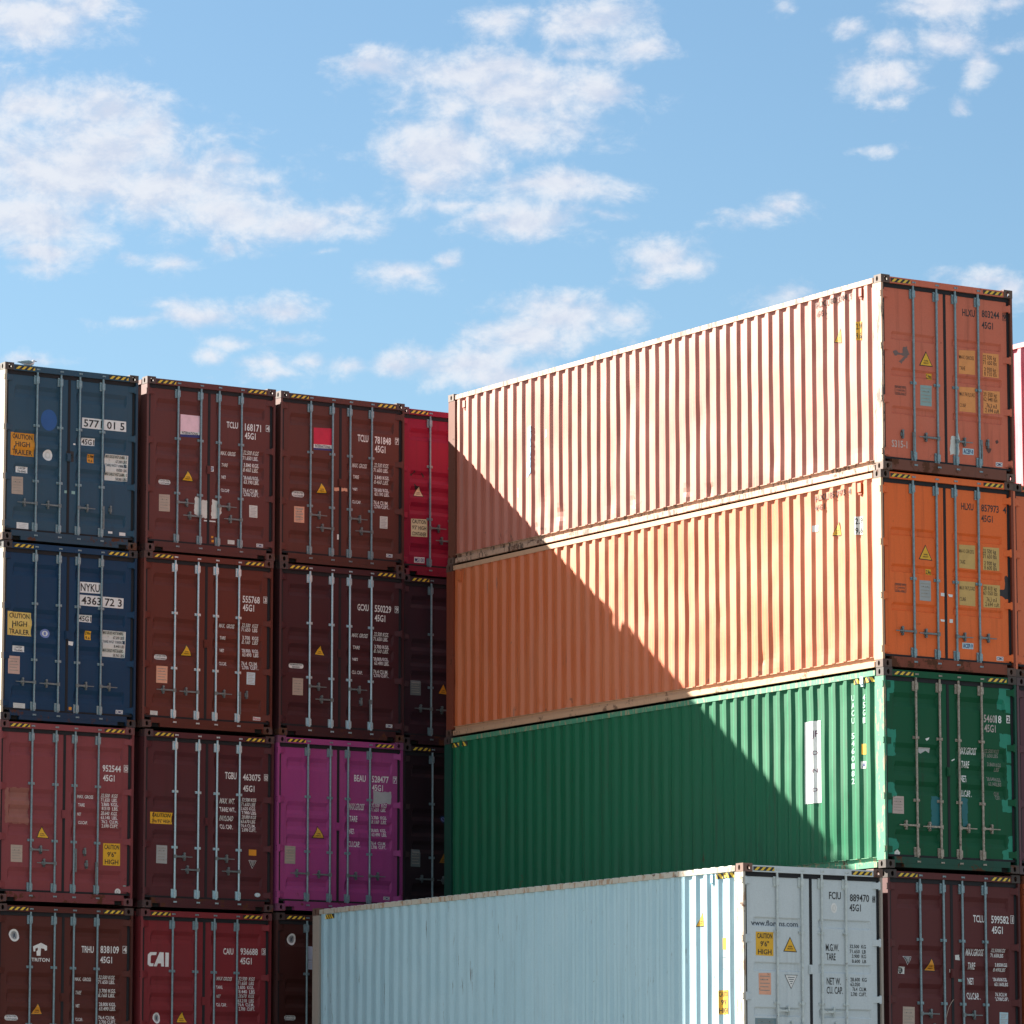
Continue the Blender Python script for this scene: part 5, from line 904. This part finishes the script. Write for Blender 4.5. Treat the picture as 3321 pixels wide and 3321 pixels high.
SPECS = {
 # left stack, first column
 'B1T1': dict(o=(-7.578,13.276,-2.934), yaw=-0.0024, seed=1, c=(0.0264,0.0722,0.1188), cs=(.50,.44,.34), cp=(.48,.40,.30), fade=(0.0528,0.0924,0.1232), fa=.5, hs='O', hang=(3,), ss=3, cc=(.06,.045,.038), label='slate blue container with the gull on top, topmost of the leftmost column'),  # sunlit cream painted into the side and side frame colours
 'B1T2': dict(o=(-7.557,13.273,-5.840), yaw=0.0002, seed=2, c=(0.0044,0.0370,0.0924), cs=(.50,.44,.34), cp=(.48,.40,.30), hs='O', ss=4, cc=(.022,.02,.024), label='navy blue container with a yellow caution sign, under the slate blue one'),  # side and side frame colours again hold the sunlit cream
 'B1T3': dict(o=(-7.567,13.281,-8.740), yaw=0.0000, seed=3, c=(0.2173,0.0476,0.0541), fade=(0.2542,0.0779,0.0861), hs='S', hang=(2,3), ss=5, label='faded raspberry red container with a beige patch, under the navy blue one'),
 'B1T4': dict(o=(-7.546,13.284,-11.670), yaw=0.0000, seed=4, c=(0.0861,0.0197,0.0148), hs='S', ss=6, label='brown container with a white T emblem, under the faded raspberry red one'),
 'B1T5': dict(o=(-7.546,13.284,-14.565), yaw=0.0000, seed=5, c=(0.0820,0.0246,0.0205), ss=7, label='brown container on the yard at the base of the leftmost column'),
 # second column
 'B2T1': dict(o=(-4.997,13.236,-2.920), yaw=-0.0013, seed=6, c=(0.1230,0.0344,0.0312), fade=(0.1435,0.0508,0.0508), hs='S', ss=8, label='maroon container with a pink banner on its door, topmost of its column'),
 'B2T2': dict(o=(-5.041,13.192,-5.826), yaw=0.0011, seed=7, c=(0.1230,0.0262,0.0180), hs='O', hang=(3,), rod=M_BRIGHT, ss=9, label='reddish brown container with bright lock rods, under the maroon one with the pink banner'),
 'B2T3': dict(o=(-4.988,13.207,-8.753), yaw=0.0039, seed=8, c=(0.0804,0.0180,0.0230), hs='S', rod=M_BRIGHT, ss=10, label='dark wine red container with a small yellow caution label, right of the faded raspberry one'),
 'B2T4': dict(o=(-4.996,13.234,-11.671), yaw=0.0004, seed=9, c=(0.1927,0.0213,0.0279), hs='S', ss=11, label='crimson container with large white logo letters, right of the brown T emblem container'),
 'B2T5': dict(o=(-4.996,13.234,-14.565), yaw=0.0000, seed=10, c=(0.0984,0.0246,0.0205), ss=12, label='reddish brown container on the yard under the crimson one'),
 # third column
 'B3T1': dict(o=(-2.450,13.257,-2.919), yaw=0.0019, seed=11, c=(0.1107,0.0328,0.0262), hs='S', ss=13, fade=(0.1271,0.0459,0.0394), label='brown container with a red and white banner, between maroon and bright red ones'),
 'B3T2': dict(o=(-2.470,13.213,-5.818), yaw=0.0011, seed=12, c=(0.0574,0.0139,0.0180), hs='S', hang=(3,), rod=M_BRIGHT, ss=14, label='very dark maroon container with bright lock rods, directly above the magenta one'),
 'B3T3': dict(o=(-2.503,13.183,-8.725), yaw=0.0010, seed=13, c=(.31,.048,.195), fade=(.35,.095,.22), hs='O', ss=15, label='magenta container with a grey taped patch on its right door'),
 'B3T4': dict(o=(-2.503,13.183,-11.655), yaw=0.0000, seed=14, c=(0.0451,0.0115,0.0098), hs='S', ss=16, label='dark brown container under the magenta one, half hidden by the white container'),
 'B3T5': dict(o=(-2.503,13.183,-14.565), yaw=0.0000, seed=15, c=(0.0656,0.0164,0.0164), ss=17, label='dark brown container on the yard below the magenta one'),
 # fourth column, behind the orange stack
 'B4T1': dict(o=(0.053,13.485,-2.920), yaw=0.0000, seed=16, c=(.27,.008,.036), fade=(.23,.016,.05), hs='S', ss=18, label='bright red container with a caution sign, half hidden behind the peach orange stack'),
 'B4T2': dict(o=(0.053,13.435,-5.820), yaw=0.0000, seed=17, c=(0.0344,0.0131,0.0213), hs='O', ss=19, label='blackish maroon container with pale hazard stripes, under the bright red one'),
 'B4T3': dict(o=(0.053,13.385,-8.715), yaw=0.0000, seed=18, c=(0.0164,0.0082,0.0131), hs='O', ss=20, label='nearly black container between the magenta one and the green one'),
 'B4T4': dict(o=(0.053,13.385,-11.650), yaw=0.0000, seed=19, c=(0.0328,0.0098,0.0098), ss=21, label='dark brown container hidden behind the long white one'),
 'B4T5': dict(o=(0.053,13.385,-14.565), yaw=0.0000, seed=20, c=(0.0328,0.0098,0.0098), ss=22, label='dark brown container on the yard behind the long white one'),
 # right stack
 'C1': dict(o=(0.031,0.009,-2.909), yaw=-0.0133, seed=21, ty='A', rust=.35, dirt=.5, c=(.570,.145,.085), fade=(.55,.20,.145), cs=(.43,.115,.070), sfade=(.47,.17,.115), cp=(.52,.32,.22), prust=.5, peel=(.10,.06,.04), cf=(.16,.055,.035), hs='A', hang=(0,3), notch=0, ss=31, amp=.75, cc=(.13,.075,.055), label='weathered salmon orange container on top of the right stack'),
 'C2': dict(o=(0.007,0.040,-5.804), yaw=-0.0144, seed=22, ty='A', rust=.25, dirt=.45, c=(.76,.145,.032), fade=(.70,.19,.075), cs=(.58,.125,.030), sfade=(.58,.19,.07), cp=(.56,.32,.19), prust=.4, cf=(.20,.045,.022), hs='A', notch=0, ss=32, amp=1.0, cc=(.10,.05,.035), label='vivid orange container between the salmon orange one and the green one'),
 'C3': dict(o=(-0.044,-0.037,-8.715), yaw=-0.0117, seed=23, c=(.002,.078,.032), fade=(.005,.095,.046), cs=(.0005,.118,.050), sfade=(.001,.140,.062), sspec=.32, rust=.3, cp=(.05,.25,.14), prust=.5, peel=(.30,.26,.15), cf=(.006,.06,.04), dirt=.75, hs='O', ss=33, amp=.9, rod=M_RUSTYROD, cc=(.05,.035,.03), haz=((.24,.74),(11.50,11.95)), label='green container with turquoise touch up paint, under the vivid orange one'),
 'C4': dict(o=(0.006,-0.012,-11.630), yaw=-0.0002, seed=24, c=(0.0968,0.0221,0.0230), fade=(0.1230,0.0410,0.0410), hs='S', ss=34, cc=(.035,.022,.02), label='maroon container directly under the green one, right of the white one'),
 'C5': dict(o=(0.006,-0.012,-14.565), yaw=-0.0040, seed=25, c=(.12,.03,.025), ss=35, label='maroon container on the yard at the base of the right stack'),
 # pale container in front
 'W': dict(o=(-2.608,-0.097,-11.648), yaw=-0.0124, seed=26, ty='W', c=(.53,.60,.63), fade=(.58,.64,.66), cs=(.31,.51,.60), sfade=(.45,.63,.70), scuff=.8, cp=(.44,.42,.36), prust=.8, peel=(.30,.20,.13), cf=(.34,.30,.26), hs='S', notch=0, ss=36, amp=.6, rod=M_WHITEROD, rust=.12, dirt=.22, cc=(.17,.085,.062), roofm=M_WHITEROD, haz=((.24,.68),(11.52,11.80)), label='long white container with a web address on its door, in front of the green one'),
 'W5': dict(o=(-2.608,-0.097,-14.565), yaw=-0.0124, seed=27, ty='W', c=(.30,.30,.28), notch=0, ss=37, label='grey container on the yard under the white one'),
 # column right of the orange stack
 'N2': dict(o=(2.462,0.027,-5.807), yaw=-0.0144, seed=28, ty='A', c=(.62,.145,.060), fade=(.60,.20,.11), hs='A', notch=0, ss=38, cf=(.18,.05,.03), cc=(.07,.04,.03), label='orange container cut off by the right photo edge, beside the vivid orange one'),
 'N3': dict(o=(2.411,-0.050,-8.718), yaw=-0.0117, seed=29, c=(.095,.038,.052), ss=39, label='dull plum container at the right photo edge, beside the green one'),
 'N4': dict(o=(2.511,-0.025,-11.633), yaw=-0.0002, seed=30, c=(.50,.110,.040), ss=40, label='orange container at the bottom right photo edge, beside the maroon one'),
 'N5': dict(o=(2.511,-0.025,-14.565), yaw=-0.0040, seed=31, c=(.12,.03,.025), ss=41, label='maroon container on the yard at the base of the column right of the orange stack'),
 'M1': dict(o=(5.130,-0.050,-2.905), yaw=-0.0100, seed=32, c=(.50,.045,.075), cs=(.58,.10,.14), sfade=(.62,.18,.22), cp=(.62,.22,.22), ss=42, label='pinkish red container farther back behind the salmon orange one, at the right edge'),
 'M2': dict(o=(5.130,-0.050,-5.810), yaw=-0.0100, seed=33, c=(.30,.05,.04), ss=43, label='red container under the pinkish red one'),
 'M3': dict(o=(5.130,-0.050,-8.720), yaw=-0.0100, seed=34, c=(.10,.04,.03), ss=44, label='brown container in the third tier of the rightmost column'),
 'M4': dict(o=(5.130,-0.050,-11.635), yaw=-0.0100, seed=35, c=(.03,.06,.10), ss=45, label='blue container in the fourth tier of the rightmost column'),
 'M5': dict(o=(5.130,-0.050,-14.565), yaw=-0.0100, seed=36, c=(.10,.03,.03), ss=46, label='brown container on the yard at the base of the rightmost column'),
}
for key, spec in SPECS.items(): container(key, spec)

# ------------------------------------------------------------------ the gull resting on the blue container
def gull(base):
    b = MB(); n = 14
    spine = [(-.215,.046,.004,.003),(-.165,.046,.018,.010),(-.10,.048,.036,.030),(-.03,.052,.048,.044),(.03,.054,.047,.046),(.065,.060,.036,.040),(.082,.080,.024,.026),(.092,.098,.023,.023),(.104,.104,.019,.018),(.113,.103,.008,.008)]
    rings = []
    for k, (x, z, ry, rz) in enumerate(spine):
        a = spine[max(k-1,0)]; c = spine[min(k+1,len(spine)-1)]
        t = Vector((c[0]-a[0], 0, c[1]-a[1])).normalized(); up = Vector((-t.z, 0, t.x)) if t.x >= 0 else Vector((t.z,0,-t.x))
        rings.append([Vector((x,0,z)) + up*rz*math.sin(2*math.pi*i/n) + Vector((0,1,0))*ry*math.cos(2*math.pi*i/n) for i in range(n)])
    for r in rings: b.v += [tuple(p) for p in r]
    for k in range(len(rings)-1):
        for i in range(n): b.f.append((k*n+i, k*n+(i+1)%n, (k+1)*n+(i+1)%n, (k+1)*n+i)); b.m.append(0)
    b.f.append(tuple(range(n))); b.f.append(tuple(range((len(rings)-1)*n, len(rings)*n))); b.m += [0,0]
    white = plain('gull_white_feathers', (.66,.68,.68), .8, .06, 30); grey = plain('gull_grey_feathers', (.20,.31,.36), .8, .12, 40); bill = plain('gull_bill', (.10,.10,.08), .5)
    o = link('gull', b.mesh('gull', smooth=True), white, None); o.location = base; o.rotation_euler = (0,0,R(8))
    o['label'] = 'white gull with grey wings resting on top of the slate blue container'; o['category'] = 'bird'
    for s in (-1, 1):
        m = MB(); rr = []
        for x, z, w, h in ((-.225,.050,.004,.006),(-.17,.054,.010,.014),(-.10,.060,.012,.026),(-.03,.064,.013,.032),(.03,.066,.012,.026),(.055,.064,.005,.008)):
            yc = s*{-.225:.004,-.17:.014,-.10:.031,-.03:.042,.03:.041,.055:.034}[x]
            rr.append([(x, yc+s*w*math.cos(2*math.pi*i/8)*.8, z+h*math.sin(2*math.pi*i/8)) for i in range(8)])
        for r in rr: m.v += r
        for k in range(len(rr)-1):
            for i in range(8): m.f.append((k*8+i, k*8+(i+1)%8, (k+1)*8+(i+1)%8, (k+1)*8+i)); m.m.append(0)
        m.f.append(tuple(range(8))); m.f.append(tuple(range(40, 48))); m.m += [0,0]
        link('wing', m.mesh('wing', smooth=True), grey, o)
        ey = MB(); ey.tube((.100, s*.018, .108), (.100, s*.0225, .108), .0035, .002, 8); link('eye', ey.mesh('eye'), M_DARK, o)
    m = MB(); m.tube((.108,0,.103), (.165,0,.097), .009, .0025, 8); link('bill', m.mesh('bill', smooth=True), bill, o)
GB = SPECS['B1T1']['o']
gull((GB[0]+.475, GB[1]+.105, GB[2]+2.877))

# ------------------------------------------------------------------ the yard
def yard():
    b = MB(); s = 900.0
    b.face([(-s,-s,0),(s,-s,0),(s,s,0),(-s,s,0)])
    m, nt, bs = principled('pale_concrete')
    tc = nn(nt, 'ShaderNodeTexCoord')
    n1 = noise_(nt, tc.outputs['Object'], .12, 6, .6); n2 = noise_(nt, tc.outputs['Object'], 9, 5, .7)
    col = mixc(nt, ramp(nt, n1.outputs['Fac'], .35, .7), (.13,.122,.11), tuple(g*.72 for g in (.13,.122,.11))); col = mixc(nt, ramp(nt, n2.outputs['Fac'], .35, .7, 0, .3), col, tuple(g*.6 for g in (.13,.122,.11)))
    nt.links.new(col, bs.inputs['Base Color']); bs.inputs['Roughness'].default_value = .85
    o = link('ground', b.mesh('ground', fix=False), m, None); o.location = (0, 0, -14.565); o['kind'] = 'structure'
    o['label'] = 'pale concrete container yard'; o['category'] = 'ground'
yard()
